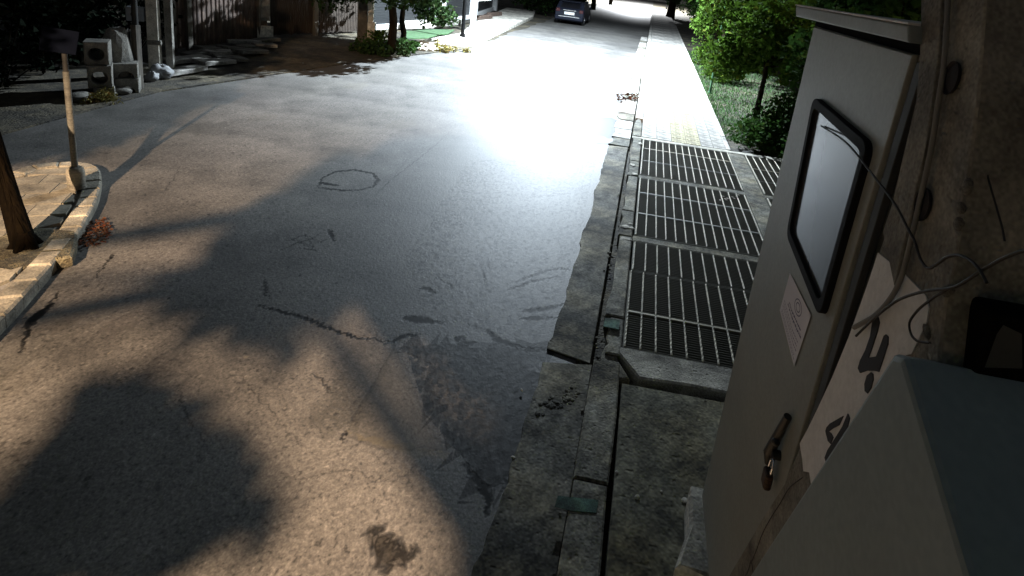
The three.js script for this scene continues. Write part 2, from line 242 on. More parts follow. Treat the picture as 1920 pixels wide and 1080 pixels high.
  const t = new THREE.CanvasTexture(c); t.flipY = false; if (!bump) t.colorSpace = THREE.SRGBColorSpace; t.magFilter = THREE.LinearFilter; return t;
}
const ASP = lin(0.56, 0.555, 0.55), AROUGH = 0.61, ABUMP = 0.0028;
const aspM = (o) => new THREE.MeshPhysicalMaterial({ ...o, specularIntensity: 1 });
const aspFar = aspM({ color: ASP, map: rep(aspC, 0.625), bumpMap: rep(aspB, 0.625), bumpScale: ABUMP, roughness: AROUGH, vertexColors: true });
const aspNear = aspM({ color: ASP, map: nearMap(false), bumpMap: nearMap(true), specularColorMap: nearMap('gloss'), bumpScale: ABUMP, roughness: AROUGH, vertexColors: true });
{
  const nearG = sheet(NX0, NX1, NZ0, NZ1, 90, 120, 0), uv = nearG.attributes.uv;
  for (let i = 0; i < uv.count; i++) uv.setXY(i, (uv.getX(i) - NX0) / (NX1 - NX0), (uv.getY(i) - NZ0) / (NZ1 - NZ0));
  const road = struct('road', sheet(NX0, NX1, NZ0, NZ1, 90, 120, 0), aspNear);
  road.geometry = nearG;
  struct('road', sheet(0, NX0, NZ0, NZ1, 30, 60, 0, leftEdge), aspFar);
  struct('road', sheet(0, -0.05, -100, NZ0, 60, 300, 0, leftEdge), aspFar);
  struct('road', sheet(0, -0.2, NZ1, 16, 40, 60, 0, () => -9.6), aspFar);
}

// ---------------------------------------------------------------- gutter, kerbs, near slabs
{
  const gut = new THREE.Group(); gut.name = 'gutter'; gut.userData.kind = 'structure'; scene.add(gut);
  const edge = []; for (let z = -1; z > -10.62; z -= 0.09) edge.push([-0.44 + 0.05 * (vn(z * 2, 5) - 0.5) + 0.028 * (vn(z * 9, 15) - 0.5) - (z > -4 ? 0.03 * (4 + z) : 0), z]);
  const cuts = [-1, -4.15, -10.6], inn = [-0.057, -0.078];
  for (let i = 0; i < 2; i++) {
    const pts = edge.filter(([, z]) => z <= cuts[i] - 0.008 && z >= cuts[i + 1] + 0.008);
    part('slab', slab([[inn[i], cuts[i] - 0.004], ...pts, [inn[i], cuts[i + 1] + 0.004]], -0.05, 0.022, 0.006), M.gutter, gut);
  }
  let z = -10.62, i = 0;
  for (const l of [0.55, 0.75, 0.8, 0.7, 0.6, 1, 1, 1, 1, 1, 1, 1, 1, 1, 1, 1, 1, 1, 1, 1, 1, 1, 1, 1]) {
    const a = i < 5 ? 0.05 : 0.01, q = [[-0.06, z - 0.012], [-0.42 + rr(-a, a), z - 0.012 - rr(0, a)], [-0.43 + rr(-a, a), z - l * 0.5], [-0.42 + rr(-a, a), z - l + rr(0, a)], [-0.06, z - l + rr(0, a)]];
    part('slab', slab(q, -0.05, 0.02 + rr(0, 0.015), 0.005), i % 3 ? M.paveB : M.beam, gut); z -= l; i++;
  }
  // pale broken blob by the gutter joint
  const kerb = new THREE.Group(); kerb.name = 'kerb'; kerb.userData.kind = 'structure'; scene.add(kerb);
  // near kerb stones with a long open joint to the walkway
  for (const [a, b] of [[-0.9, -1.9], [-1.91, -2.95], [-2.96, -4.12]]) {
    const w = (zz) => 0.175 + 0.02 * (zz + 4) * -0.3;
    part('kerb_stone', slab([[-0.055, a], [-0.055 + rr(-0.008, 0.008), (a + b) / 2], [-0.05, b], [w(b) - 0.005, b], [w((a + b) / 2) + rr(-0.01, 0.01), (a + b) / 2], [w(a), a]], -0.1, 0.1, 0.012), M.kerb, kerb);
  }
  // far kerb beside the pavement
  part('kerb_stone', slab([[-0.02, -11.2], [-0.02, -12.1], [0.0, -12.55], [0.06, -12.7], [0.12, -12.55], [0.15, -12.1], [0.15, -11.2]], -0.1, 0.115, 0.015), M.beam, kerb);
  for (let k = 0, zz = -12.75; k < 40; k++, zz -= 1) part('kerb_stone', slab([[-0.02, zz], [-0.02 + rr(-0.01, 0.01), zz - 0.5], [-0.02, zz - 0.98], [0.15, zz - 0.98], [0.15, zz]], -0.1, 0.11 + rr(-0.004, 0.006), 0.012), k % 4 === 1 ? M.paveB : M.paveC, kerb);
  for (const [pp, h] of [[[[1135, 596], [1162, 600], [1160, 618], [1131, 612]], 0.143], [[[1046, 930], [1085, 934], [1122, 938], [1118, 962], [1070, 958], [1040, 950]], 0.103]]) part('paint_mark', slab(pp.map((p) => G(p[0], p[1], h)), h, h + 0.003), M.teal, kerb);
  // walkway slab below the cabinet
  const wk = new THREE.Group(); wk.name = 'walkway'; wk.userData.kind = 'structure'; scene.add(wk);
  part('slab', slab([[0.205, -0.6], [0.198, -2], [0.205, -3], [0.2, -3.9], [1.3, -3.92], [1.3, -0.6]], -0.1, 0.105, 0.012), M.slabNear, wk);
  part('slab', slab([[1.31, -0.6], [1.31, -3.92], [2.6, -3.92], [2.6, -0.6]], -0.1, 0.1, 0.012), M.slabNear, wk);
}

// ---------------------------------------------------------------- drain pit, concrete surround and gratings
const zg = (z) => z * K;
{
  const s = new THREE.Group(); s.name = 'drain_surround'; s.userData.kind = 'structure'; scene.add(s);
  const X0 = -0.02, XA = 0.175, XB = 1.90, XC = 2.20, XD = 3.75, H = 0.1;
  // kerb strip left of the gratings in worn lengths
  const cuts = [-4.2, -4.75, -6.5, -7.3, -8.75, -9.55, -11.1], mats = [M.kerb, M.kerb, M.beam, M.kerb, M.beam, M.beam];
  for (let i = 0; i < 6; i++) {
    const a = cuts[i] - 0.012, b = cuts[i + 1] + 0.012, e = []; for (let t = 0; t <= 1.001; t += 0.125) e.push([X0 + 0.045 * vn(t * 7 + i * 9, 3) + (i === 0 ? 0.03 : 0), a + (b - a) * t]);
    part('kerb_stone', slab([...e, [XA - 0.01, b], [XA - 0.01, a]], -0.1, H + 0.01 + 0.012 * vn(i, 2), 0.012), mats[i], s);
  }
  for (const z of [-6.52, -8.83]) part('cross_beam', slab([[XA, z - 0.075], [XA, z + 0.075], [XB, z + 0.075], [XB, z - 0.075]], -0.1, H - 0.003, 0.008), M.beam, s);
  part('cross_beam', slab([[XA - 0.2, -11.22], [XA - 0.2, -11.07], [XD + 0.2, -11.07], [XD + 0.2, -11.22]], -0.1, H, 0.008), M.lightConc, s);
  part('cross_beam', slab([[XC, -8.9], [XC, -8.76], [XD, -8.76], [XD, -8.9]], -0.1, H - 0.003, 0.008), M.beam, s);
  part('long_beam', slab([[XB, -4.4], [XC, -4.4], [XC, -11.06], [XB, -11.06]], -0.1, H - 0.006, 0.008), M.beam, s);
  // broken pale front beam
  part('front_beam', slab([[0.13, -4.335], [XB, -4.335], [XB, -3.98], [1.3, -4.02], [0.75, -4.02], [0.33, -3.985], [0.25, -4.1], [0.15, -4.24]].reverse(), -0.25, H + 0.012, 0.014), M.lightConc, s, 'pale broken concrete edge in front of the gratings');
  part('front_beam', slab([[0.145, -4.34], [0.145, -4.2], [0.26, -3.985], [0.185, -3.96], [0.03, -3.97], [0.0, -4.2], [0.03, -4.36]], -0.25, H - 0.012, 0.014), M.kerb, s);
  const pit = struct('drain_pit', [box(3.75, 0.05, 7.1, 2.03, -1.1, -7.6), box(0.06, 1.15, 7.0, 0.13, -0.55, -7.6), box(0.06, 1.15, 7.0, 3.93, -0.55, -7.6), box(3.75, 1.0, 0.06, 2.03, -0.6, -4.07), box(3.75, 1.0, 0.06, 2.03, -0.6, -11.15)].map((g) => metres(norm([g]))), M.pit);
  // gratings
  const GR = 'steel gratings over the drain';
  const barG = new Map();
  const cb = std({ color: lin(0.3, 0.3, 0.27), map: rep(paintC, 3), roughness: 0.6, metalness: 0.2 });
  function grate(label, x0, x1, z0, z1, n, cross, tilt = 0) {           // z0 near, z1 far
    const w = x1 - x0, d = z0 - z1, t = thing('drain_grating', label, 'grating', x0, 0.1, z1, 0, GR);
    t.rotation.x = tilt;
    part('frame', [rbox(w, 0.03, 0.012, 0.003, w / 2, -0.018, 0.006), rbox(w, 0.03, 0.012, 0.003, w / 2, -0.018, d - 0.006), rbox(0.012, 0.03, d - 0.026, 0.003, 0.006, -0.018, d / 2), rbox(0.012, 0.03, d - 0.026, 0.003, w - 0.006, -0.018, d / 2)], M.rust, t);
    const key = d.toFixed(3); if (!barG.has(key)) {        // a twisted square rod
      const g = new THREE.BoxGeometry(0.014, 0.014, d - 0.03, 1, 1, Math.round(d * 40)), p = g.attributes.position;
      for (let i = 0; i < p.count; i++) { const a = p.getZ(i) * 26, x = p.getX(i), y = p.getY(i); p.setXY(i, x * Math.cos(a) - y * Math.sin(a), x * Math.sin(a) + y * Math.cos(a)); }
      g.computeVertexNormals(); barG.set(key, g);
    }
    for (let i = 0; i < n; i++) inst('rod', barG.get(key), M.zinc, t, 0.02 + (w - 0.04) * i / (n - 1), 0.002 + rr(-0.002, 0.002), d / 2, rr(-0.003, 0.003));
    for (const [f, th, m] of cross) part('cross_bar', rbox(w - 0.03, 0.03, th, 0.003, w / 2, -0.0125, d * (1 - f)), m, t);
    const gs = []; for (let z = 0.03; z < d - 0.02; z += 0.034) gs.push(box(w - 0.026, 0.028, 0.005, w / 2, -0.021, z));
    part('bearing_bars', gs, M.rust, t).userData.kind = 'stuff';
  }
  const dk = cb, ln = M.zinc;
  grate('galvanised steel grating nearest the tiled pavement, first of the left row', 0.19, 1.89, -8.925, -11.05, 14, [[0.72, 0.026, ln], [0.36, 0.018, dk]]);
  grate('large steel grating in the left row with leaf debris on its far corner', 0.19, 1.885, -6.61, -8.745, 14, [[0.70, 0.032, dk], [0.33, 0.032, dk]]);
  grate('narrow dark steel grating between two larger gratings of the left row', 0.19, 1.85, -5.715, -6.43, 13, []);
  grate('steel grating at the near end above the broken pale concrete edge', 0.175, 1.84, -4.345, -5.70, 13, [[0.42, 0.028, ln]]);
  grate('steel grating at the far end of the right row beside the hedge', 2.21, 3.74, -8.925, -11.05, 12, [[0.62, 0.014, ln], [0.3, 0.012, dk]]);
  grate('steel grating of the right row partly hidden by the grey cabinet', 2.21, 3.74, -6.2, -8.745, 12, [[0.5, 0.014, ln]]);
  struct('walkway', [slab([[2.2, -4.2], [2.2, -6.15], [3.95, -6.15], [3.95, -4.2]], -0.1, 0.097, 0.008)], M.slabNear);
  // dead leaves lying on the second grating
  const gs = []; for (let i = 0; i < 9; i++) { const [x, z] = G(rr(1350, 1388), rr(366, 376), 0.11); gs.push(new THREE.SphereGeometry(0.02, 6, 4).scale(1.2, 0.25, 0.8).rotateY(rr(0, 3)).rotateX(rr(-0.3, 0.3)).translate(x, 0.116, z)); }
  single('dry_leaf_scraps', gs, std({ color: lin(0.5, 0.45, 0.38), roughness: 0.8 }), 'pale dry leaf scraps on the far corner of a large grating', 'leaves').userData.kind = 'stuff';
}

{
  const chip = (px, py, h, r, fl) => { const [x, z] = G(px, py, h), g = new THREE.IcosahedronGeometry(r, 1), p = g.attributes.position; g.scale(rr(0.8, 1.6), fl, rr(0.8, 1.4)); for (let i = 0; i < p.count; i++) { const k = 0.75 + 0.5 * vn(p.getX(i) * 60 + 20, p.getZ(i) * 60 + p.getY(i) * 50 + 20); p.setXYZ(i, p.getX(i) * k, p.getY(i) * k, p.getZ(i) * k); } g.computeVertexNormals(); return metres(norm([g.rotateY(rr(0, 3)).translate(x, h + r * fl * 0.6, z)])); };
  const st = [], wh = [];
  for (let i = 0; i < 46; i++) { const t = rnd(); st.push(chip(1008 + t * 74 + rr(-8, 8), 772 - t * 34 + rr(-14, 10), 0.02, rr(0.006, 0.02), 0.45)); }
  
  for (let i = 0; i < 40; i++) { const z = rr(-10.5, -2.6), g = chip(0, 500, 0, rr(0.005, 0.013), 0.6); g.computeBoundingBox(); const c = g.boundingBox.getCenter(V(0, 0, 0)); st.push(g.translate(-0.06 + rr(-0.05, 0.03) - c.x, 0.03 - c.y, z - c.z)); }
  single('stone_chips', st, M.beam, 'crumbled stone chips on the broken gutter and along the kerb joint', 'rubble').userData.kind = 'stuff';
  for (const [px, py, r] of [[1172, 426, 0.05], [1184, 428, 0.035], [1168, 448, 0.03], [1178, 450, 0.04], [1190, 327, 0.05], [1186, 310, 0.04], [1200, 270, 0.05], [1182, 420, 0.03]]) wh.push(chip(px, py, 0.115, r, 0.25));
  for (const [px, py, r] of [[978, 732, 0.012], [962, 858, 0.013], [1156, 886, 0.012], [1195, 933, 0.016], [1240, 922, 0.01], [1285, 940, 0.02]]) wh.push(chip(px, py, px > 1100 ? 0.105 : 0.02, r, 0.5));
  single('pale_chips', wh, M.whiteConc, 'pale mortar lumps scattered on the kerb beside the gratings', 'rubble').userData.kind = 'stuff';
}
// ---------------------------------------------------------------- pavement with tactile strip
{
  const p = struct('pavement', [slab([[0.155, -11.225], [1.88, -11.225], [1.88, -60], [0.155, -60]], -0.1, 0.085)], M.bed);
  const z0 = -11.235, cols = [[0.16, 0.47], [0.475, 0.775], [0.78, 1.075], [1.08, 1.375], [1.38, 1.625], [1.63, 1.875]], gc = {};
  cols.forEach(([a, b], ci) => {
    const tact = ci === 2 || ci === 3, w = b - a, l = 0.3;
    const gs = [rbox(w - 0.006, 0.05, l - 0.008, 0.004)];
    if (tact) for (let i = 0; i < 4; i++) gs.push(rbox(0.03, 0.008, l - 0.05, 0.003, -w / 2 + w * (i + 0.5) / 4, 0.027, 0));
    gc[ci] = metres(norm(gs));
  });
  for (let r = 0; r < 40; r++) for (let ci = 0; ci < 6; ci++) {
    const [a, b] = cols[ci], tact = ci === 2 || ci === 3; 
    inst(tact ? 'tactile_tile' : 'paving_tile', gc[ci], tact ? M.tact : [M.paveA, M.paveA, M.paveB, M.paveC][(rnd() * 4) | 0], p, (a + b) / 2, 0.078 + rr(-0.003, 0.003), z0 - 0.15 - r * 0.3);
  }
  // beyond, one surface
  const far = metres(norm([box(1.72, 0.05, 37, 1.018, 0.0795, -41.8)])); part('paving_far', far, M.paveA, p);
  for (let k = 0; k < 34; k++) part('edging_stone', slab([[1.885, -11.24 - k], [1.885, -12.225 - k], [1.975, -12.225 - k], [1.975, -11.24 - k]], -0.3, 0.115 + rr(-0.004, 0.004), 0.01), k % 3 ? M.paveC : M.paveA, p);
}

// ---------------------------------------------------------------- corner island at the left
{
  const H = 0.12, q = (x, y) => G(x, y, H);
  const back = [[-260, 420], [-120, 350], [-50, 335], [14, 324], [50, 311], [100, 304], [140, 302], [172, 306], [186, 315], [190, 330], [188, 348], [180, 374], [165, 402], [150, 428], [120, 467], [62, 532], [30, 568], [0, 598], [-40, 640], [-120, 720]];
  const outer = back.map((p) => q(...p)); outer.push([-5.6, 0.5], [-8.3, 0.5], [-8.6, -4.2]);
  const cx = -6.6, cz = -4.0;
  const isl = struct('traffic_island', [slab(outer.map(([x, z]) => [x + (cx - x) * 0.03, z + (cz - z) * 0.03]), -0.1, H - 0.035)], M.bed);
  // kerb stones along the outline
  const pts = outer.slice(0, 20).map(([x, z]) => new THREE.Vector2(x, z)), crv = new THREE.SplineCurve(pts), n = 26;
  const off = (t, d) => { const a = crv.getPointAt(Math.min(1, t)), b = crv.getTangentAt(Math.min(1, t)); return [a.x - b.y * d, a.y + b.x * d]; };
  const inward = (() => { const a = off(0.5, 0.2), b = off(0.5, -0.2); return Math.hypot(a[0] - cx, a[1] - cz) < Math.hypot(b[0] - cx, b[1] - cz) ? 1 : -1; })();
  for (let i = 0; i < n; i++) {
    const t0 = (i + 0.012) / n, t1 = (i + 0.988) / n, tm = (t0 + t1) / 2, W = 0.17 * inward;
    part('kerb_stone', slab([off(t0, 0), off(tm, 0), off(t1, 0), off(t1, W), off(tm, W), off(t0, W)], -0.1, H + rr(-0.004, 0.006), 0.018), M.isleKerb, isl);
  }
  // tiles laid square to the kerb, cut by the outline (only whole tiles)
  const poly = Array.from({ length: 90 }, (_, i) => off(i / 89, 0.19 * inward)); poly.push([-5.8, 0.4], [-8.2, 0.4]);
  const inside = (x, z) => { let c = false; for (let i = 0, j = poly.length - 1; i < poly.length; j = i++) { const [xi, zi] = poly[i], [xj, zj] = poly[j]; if (zi > z !== zj > z && x < (xj - xi) * (z - zi) / (zj - zi) + xi) c = !c; } return c; };
  const A = -0.55, ca = Math.cos(A), sa = Math.sin(A), tile = metres(norm([rbox(0.392, 0.05, 0.292, 0.004)]));
  const [tx, tz] = q(48, 462);
  for (let a = -14; a < 14; a++) for (let b = -18; b < 18; b++) {
    const u = a * 0.4 + (b & 1 ? 0.2 : 0), v = b * 0.3, x = cx + u * ca - v * sa, z = cz + u * sa + v * ca;
    const ok = [[-1, -1], [1, -1], [1, 1], [-1, 1]].filter(([i, j]) => inside(x + i * 0.19 * ca - j * 0.14 * sa, z + i * 0.19 * sa + j * 0.14 * ca)).length;
    if (ok === 4 && z < -1.5) { if (Math.hypot(x - tx, z - tz) < 0.36) continue; inst('paving_tile', tile, rnd() < 0.5 ? M.isleA : M.isleB, isl, x, H - 0.03 + rr(-0.003, 0.003), z, -A); }
    else if (ok >= 1 && z < -1.5) {                       // cut pieces fill up to the kerb
      const c = [[-1, -1], [1, -1], [1, 1], [-1, 1]].map(([i, j]) => { let X = x + i * 0.196 * ca - j * 0.146 * sa, Z = z + i * 0.196 * sa + j * 0.146 * ca; for (let k = 0; k < 24 && !inside(X, Z); k++) { X += (x - X) * 0.06 + (cx - X) * 0.012; Z += (z - Z) * 0.06 + (cz - Z) * 0.012; } return [X, Z]; });
      if (c.every(([X, Z]) => inside(X, Z))) { const g = slab(c[0] && (c[1][0] - c[0][0]) * (c[2][1] - c[0][1]) - (c[1][1] - c[0][1]) * (c[2][0] - c[0][0]) > 0 ? c.slice().reverse() : c, H - 0.055, H - 0.005); part('paving_tile', g, rnd() < 0.5 ? M.isleA : M.isleB, isl); }
    }
  }
  part('soil_pit', slab(Array.from({ length: 14 }, (_, i) => { const a = i / 14 * 6.283, r = rr(0.34, 0.5); return [tx + Math.cos(a) * r, tz + Math.sin(a) * r]; }).reverse(), 0, H - 0.002, 0.02), M.soil, isl);
}
const HY = (x, z, py) => {                                  // height above the ground of a point over (x, z) seen at row py
  const f = (h) => { const v = V(x, h - CAMH, z); return CY - FPX * v.dot(up) / v.dot(fw) - py; };
  let a = -1, b = 12; for (let i = 0; i < 50; i++) { const m = (a + b) / 2; if (f(m) > 0) a = m; else b = m; } return a;
};

// ---------------------------------------------------------------- foliage builders
function leaves(spots, size, opt = {}) {                    // one merged mesh of folded leaves; spots: [x, y, z, radius, count]
  const P = [], N = [], C = [], q = new THREE.Quaternion(), e = new THREE.Euler(), v = V(0, 0, 0), nn = V(0, 0, 0), flat = opt.flat ?? 0.55, asp = opt.asp ?? 0.42;
  for (const [x, y, z, r, n, dim = 1] of spots) for (let i = 0; i < n; i++) {
    const a = rr(0, 6.283), c = rr(-1, 1), s = Math.sqrt(1 - c * c), d = r * Math.cbrt(rr(0.12, 1));
    const px = x + d * s * Math.cos(a), py = y + d * c * (opt.squash ?? 0.8), pz = z + d * s * Math.sin(a), L = size * rr(0.55, 1.25), W = L * asp;
    e.set(rr(-1, 1) * flat * 2, rr(0, 6.283), rr(-1, 1) * flat * 2); q.setFromEuler(e);
    const t = rr(0.55, 1.25) * dim, yl = rnd() < 0.08 ? 1.5 : 1;
    const pt = [[0, 0, 0], [L * 0.45, 0.14 * L, W], [L, -0.06 * L, 0], [L * 0.45, 0.14 * L, -W], [L * 0.5, 0, 0]].map((p) => v.set(...p).applyQuaternion(q).toArray());
    for (const tri of [[0, 1, 4], [4, 1, 2], [0, 4, 3], [4, 2, 3]]) {
      const [A, B, D] = tri.map((k) => pt[k]); nn.set(B[0] - A[0], B[1] - A[1], B[2] - A[2]).cross(v.set(D[0] - A[0], D[1] - A[1], D[2] - A[2])).normalize(); if (nn.y < 0 && false) nn.negate();
      for (const k of tri) { P.push(px + pt[k][0], py + pt[k][1], pz + pt[k][2]); N.push(nn.x, nn.y, nn.z); C.push(t * yl, t, t * 0.9); }
    }
  }
  const g = new THREE.BufferGeometry();
  g.setAttribute('position', new THREE.Float32BufferAttribute(P, 3)); g.setAttribute('normal', new THREE.Float32BufferAttribute(N, 3)); g.setAttribute('color', new THREE.Float32BufferAttribute(C, 3));
  return g;
}
function tree(label, x, z, o, group) {                      // trunk (with its limbs) and crown
  const t = thing('tree', label, 'tree', x, o.y ?? 0, z, 0, group), H = o.h, R = o.r, tr = o.tr, gs = [], spots = [];
  const lean = o.lean ?? [0, 0], pts = [];
  for (let i = 0; i <= 5; i++) { const k = i / 5; pts.push([lean[0] * k + (i ? rr(-0.06, 0.06) : 0), H * o.fork * k, lean[1] * k + (i ? rr(-0.06, 0.06) : 0)]); }
  for (let i = 0; i < 5; i++) gs.push(limb(pts[i], pts[i + 1], tr * (1.15 - 0.1 * i), tr * (1.05 - 0.1 * i) , 9));
  const top = pts[5];
  for (let i = 0; i < (o.limbs ?? 7); i++) {
    const a = i / (o.limbs ?? 7) * 6.283 + rr(-0.3, 0.3), el = rr(0.15, 1.1), l = R * rr(0.65, 1.0), c = [top[0], (o.cy ?? H * 0.72), top[2]];
    const s = rr(0.7, 1), start = [top[0] * s, H * o.fork * s, top[2] * s], end = [c[0] + Math.cos(a) * l * Math.cos(el * 0.7), c[1] + (H - c[1]) * Math.sin(el) * 0.8 - (o.droop ?? 0) * rr(0, 1), c[2] + Math.sin(a) * l * Math.cos(el * 0.7)];
    const mid = [(start[0] + end[0]) / 2 + rr(-0.2, 0.2), (start[1] + end[1]) / 2 + 0.15, (start[2] + end[2]) / 2 + rr(-0.2, 0.2)];
    gs.push(limb(start, mid, tr * 0.5, tr * 0.32, 6), limb(mid, end, tr * 0.32, tr * 0.1, 6));
    for (let k = 0; k < (o.clumps ?? 4); k++) { const f = rr(0.35, 1.1); spots.push([start[0] + (end[0] - start[0]) * f + rr(-0.4, 0.4) * R * 0.5, start[1] + (end[1] - start[1]) * f + rr(-0.3, 0.3) * R * 0.5, start[2] + (end[2] - start[2]) * f + rr(-0.4, 0.4) * R * 0.5, R * rr(0.2, 0.36), o.n ?? 130]); }
  }
  part('trunk', gs.map((g) => metres(g)), M.bark, t);
  part('crown', leaves(spots, o.leaf ?? 0.14, o), o.mat ?? LEAF.mid, t);
  return t;
}
function bush(name, label, category, x, z, o, group) {
  const t = thing(name, label, category, x, o.y ?? 0, z, 0, group), spots = [], gs = [];
  for (let i = 0; i < (o.clumps ?? 10); i++) { const a = rr(0, 6.283), d = Math.sqrt(rnd()) * (o.w ?? 0.8), c = [Math.cos(a) * d * (o.sx ?? 1), rr(0.18, 1) * o.h, Math.sin(a) * d * (o.sz ?? 1)]; spots.push([...c, (o.cr ?? 0.3) * rr(0.7, 1.3), o.n ?? 80]); if (i % 2) gs.push(limb([c[0] * 0.2, 0, c[2] * 0.2], c, 0.015, 0.005, 5)); }
  part('stem', gs, M.bark, t); part('foliage', leaves(spots, o.leaf ?? 0.1, o), o.mat ?? LEAF.mid, t);
  return t;
}

// ---------------------------------------------------------------- the grey cabinet
{
  const t = thing('electrical_cabinet', 'tall grey steel electrical cabinet with black framed window beside the gratings', 'cabinet', 0.7, 0, 0);
  const LEAN = 0.07, far = (y) => -2.62 - (3.1 - y) * LEAN, near = (y) => -1.56 - (3.1 - y) * LEAN;
  const Q = (px, py, X = 0.7) => OX(px, py, X);
  const zAt = (y, k) => far(y) + (near(y) - far(y)) * k;
  // body: sheet-steel box, front turned to the road
  part('body', upright([[far(0.1), 0.1], [near(0.1), 0.1], [near(3.1), 3.122], [far(3.1), 3.122]], 0.02, 0.5, 0.006), M.cab, t);
  // door leaf 12 mm proud with a rebate round it
  part('door', upright([[far(0.35) + 0.03, 0.35], [near(0.35) - 0.05, 0.35], [near(3.09) - 0.05, 3.094], [far(3.09) + 0.03, 3.094]], 0.0, 0.018, 0.004), M.cab, t);
  part('near_side_flange', upright([[near(0.2) - 0.03, 0.2], [near(0.2) + 0.012, 0.2], [near(3.08) + 0.012, 3.08], [near(3.08) - 0.03, 3.08]], 0.006, 0.03, 0.003), M.darkGrey, t);
  const HX = -0.06, hq = [[1492, 11], [1703, 47], [1703, 80], [1492, 31]].map((p) => Q(...p, 0.7 + HX));
  const hood = part('hood', upright(hq, HX, 0.55, 0.006), M.cab, t);
  part('hood_edge', upright([[hq[0][0], hq[0][1] + 0.001], [hq[1][0], hq[1][1] + 0.001], [hq[1][0], hq[1][1] + 0.007], [hq[0][0], hq[0][1] + 0.007]], HX - 0.002, HX + 0.03, 0.001), M.white, hood);
  part('hood_recess', upright([[far(3.1), 3.097], [near(3.1), 3.097], [near(3.1), 3.126], [far(3.1), 3.126]], 0.012, 0.03), M.void, t);
  part('plinth', upright([[-3.0, 0.09], [-1.9, 0.09], [-1.9, 0.2], [-2.98, 0.2]], -0.03, 0.5, 0.01), M.whiteConc, t);
  // window: rubber gasket and pane, dark meter compartment behind
  const wq = [[1535, 187], [1638, 275], [1548, 592], [1485, 440]].map((p) => Q(...p)).map(([z, y]) => new THREE.Vector2(-z, y));
  const ring = (d, r) => { const c = wq.map((p) => p.clone()), m = c.reduce((a, p) => a.add(p), new THREE.Vector2()).multiplyScalar(0.25), s = new THREE.Path(), k = c.map((p) => p.clone().sub(m).multiplyScalar(1 - d / 0.3).add(m));
    for (let i = 0; i < 4; i++) { const a = k[(i + 3) % 4], b = k[i], e = k[(i + 1) % 4], u = a.clone().sub(b).normalize().multiplyScalar(r).add(b), w = e.clone().sub(b).normalize().multiplyScalar(r).add(b); i ? s.lineTo(u.x, u.y) : s.moveTo(u.x, u.y); s.quadraticCurveTo(b.x, b.y, w.x, w.y); } s.closePath(); return s; };
  const ex = (outer, inner, x, d, b) => { const s = new THREE.Shape(outer.getPoints(6)); if (inner) s.holes.push(inner); return norm([new THREE.ExtrudeGeometry(s, { depth: d, bevelEnabled: b > 0, bevelSize: b, bevelThickness: b, bevelSegments: 2 }).rotateY(Math.PI / 2).translate(x, 0, 0)]); };
  const win = part('window_gasket', ex(ring(-0.006, 0.05), ring(0.024, 0.042), -0.018, 0.018, 0.004), M.rubber, t);
  part('window_pane', ex(ring(0.022, 0.042), null, -0.008, 0.003, 0), new THREE.MeshPhysicalMaterial({ color: lin(0.06, 0.065, 0.07), roughness: 0.12, ior: 1.5, specularIntensity: 0.5 }), win);
  // paper notice
  const nq = [[1483, 512], [1523, 592], [1491, 688], [1464, 582]].map((p) => Q(...p));
  const c = document.createElement('canvas'); c.width = 256; c.height = 256; const x = c.getContext('2d'); x.fillStyle = '#c9c9d2'; x.fillRect(0, 0, 256, 256); x.strokeStyle = x.fillStyle = '#4a4a6a'; x.lineWidth = 4;
  x.beginPath(); x.ellipse(150, 56, 36, 30, 0, 0, 7); x.stroke(); x.beginPath(); x.ellipse(150, 56, 20, 17, 0, 0, 7); x.stroke(); x.lineWidth = 3;
  for (const [y, a, b] of [[104, 70, 220], [124, 60, 228]]) { let p = a; while (p < b) { const w = 5 + rnd() * 12; x.fillRect(p, y, w, 8); x.fillRect(p, y - 5 + rnd() * 14, 4, 6); p += w + 4; } }
  for (const y of [160, 178, 196, 222, 236]) { let p = 18; while (p < 230) { const w = 4 + rnd() * 10; x.fillRect(p, y, w, 4); p += w + 4; } }
  const tx = new THREE.CanvasTexture(c); tx.colorSpace = THREE.SRGBColorSpace;
  const ng = new THREE.BufferGeometry(), pz = nq.map(([z, y]) => [-0.004, y, z]);
  ng.setAttribute('position', new THREE.Float32BufferAttribute([0, 3, 2, 0, 2, 1].flatMap((i) => pz[i]), 3));
  ng.setAttribute('uv', new THREE.Float32BufferAttribute([0, 3, 2, 0, 2, 1].flatMap((i) => [[0, 1], [0, 0], [1, 0], [1, 1]][[0, 3, 2, 1][i]]), 2)); ng.computeVertexNormals();
  part('paper_notice', ng, std({ map: tx, roughness: 0.8, side: THREE.DoubleSide }), t, 'white paper notice with printed crest and lines');
  // swing handle and hanging brown lock
  const [h0z, h0y] = Q(1487, 783), [h1z, h1y] = Q(1452, 872);
  const hd = part('handle', [limb([-0.018, h0y, h0z], [-0.03, h1y + 0.05, h1z], 0.014, 0.02, 10), limb([-0.03, h1y + 0.05, h1z], [-0.024, h1y, h1z - 0.004], 0.02, 0.012, 10), cyl(0.018, 0.016, 0.03, 0, 0, 0).rotateZ(Math.PI / 2).translate(0, (h0y + h1y) / 2 - 0.06, (h0z + h1z) / 2)].map((g) => norm([g])), M.black, t);
  part('pivot', new THREE.SphereGeometry(0.016, 12, 8).translate(-0.03, h0y - 0.13, h0z - 0.02), M.black, hd);
  const [lz, ly] = Q(1454, 900);
  const lk = part('padlock', rbox(0.03, 0.07, 0.055, 0.012, -0.03, ly, lz), std({ color: lin(0.22, 0.12, 0.07), map: rep(grimeC, 4), roughness: 0.6, metalness: 0.3 }), t, 'rusty brown padlock below the handle');
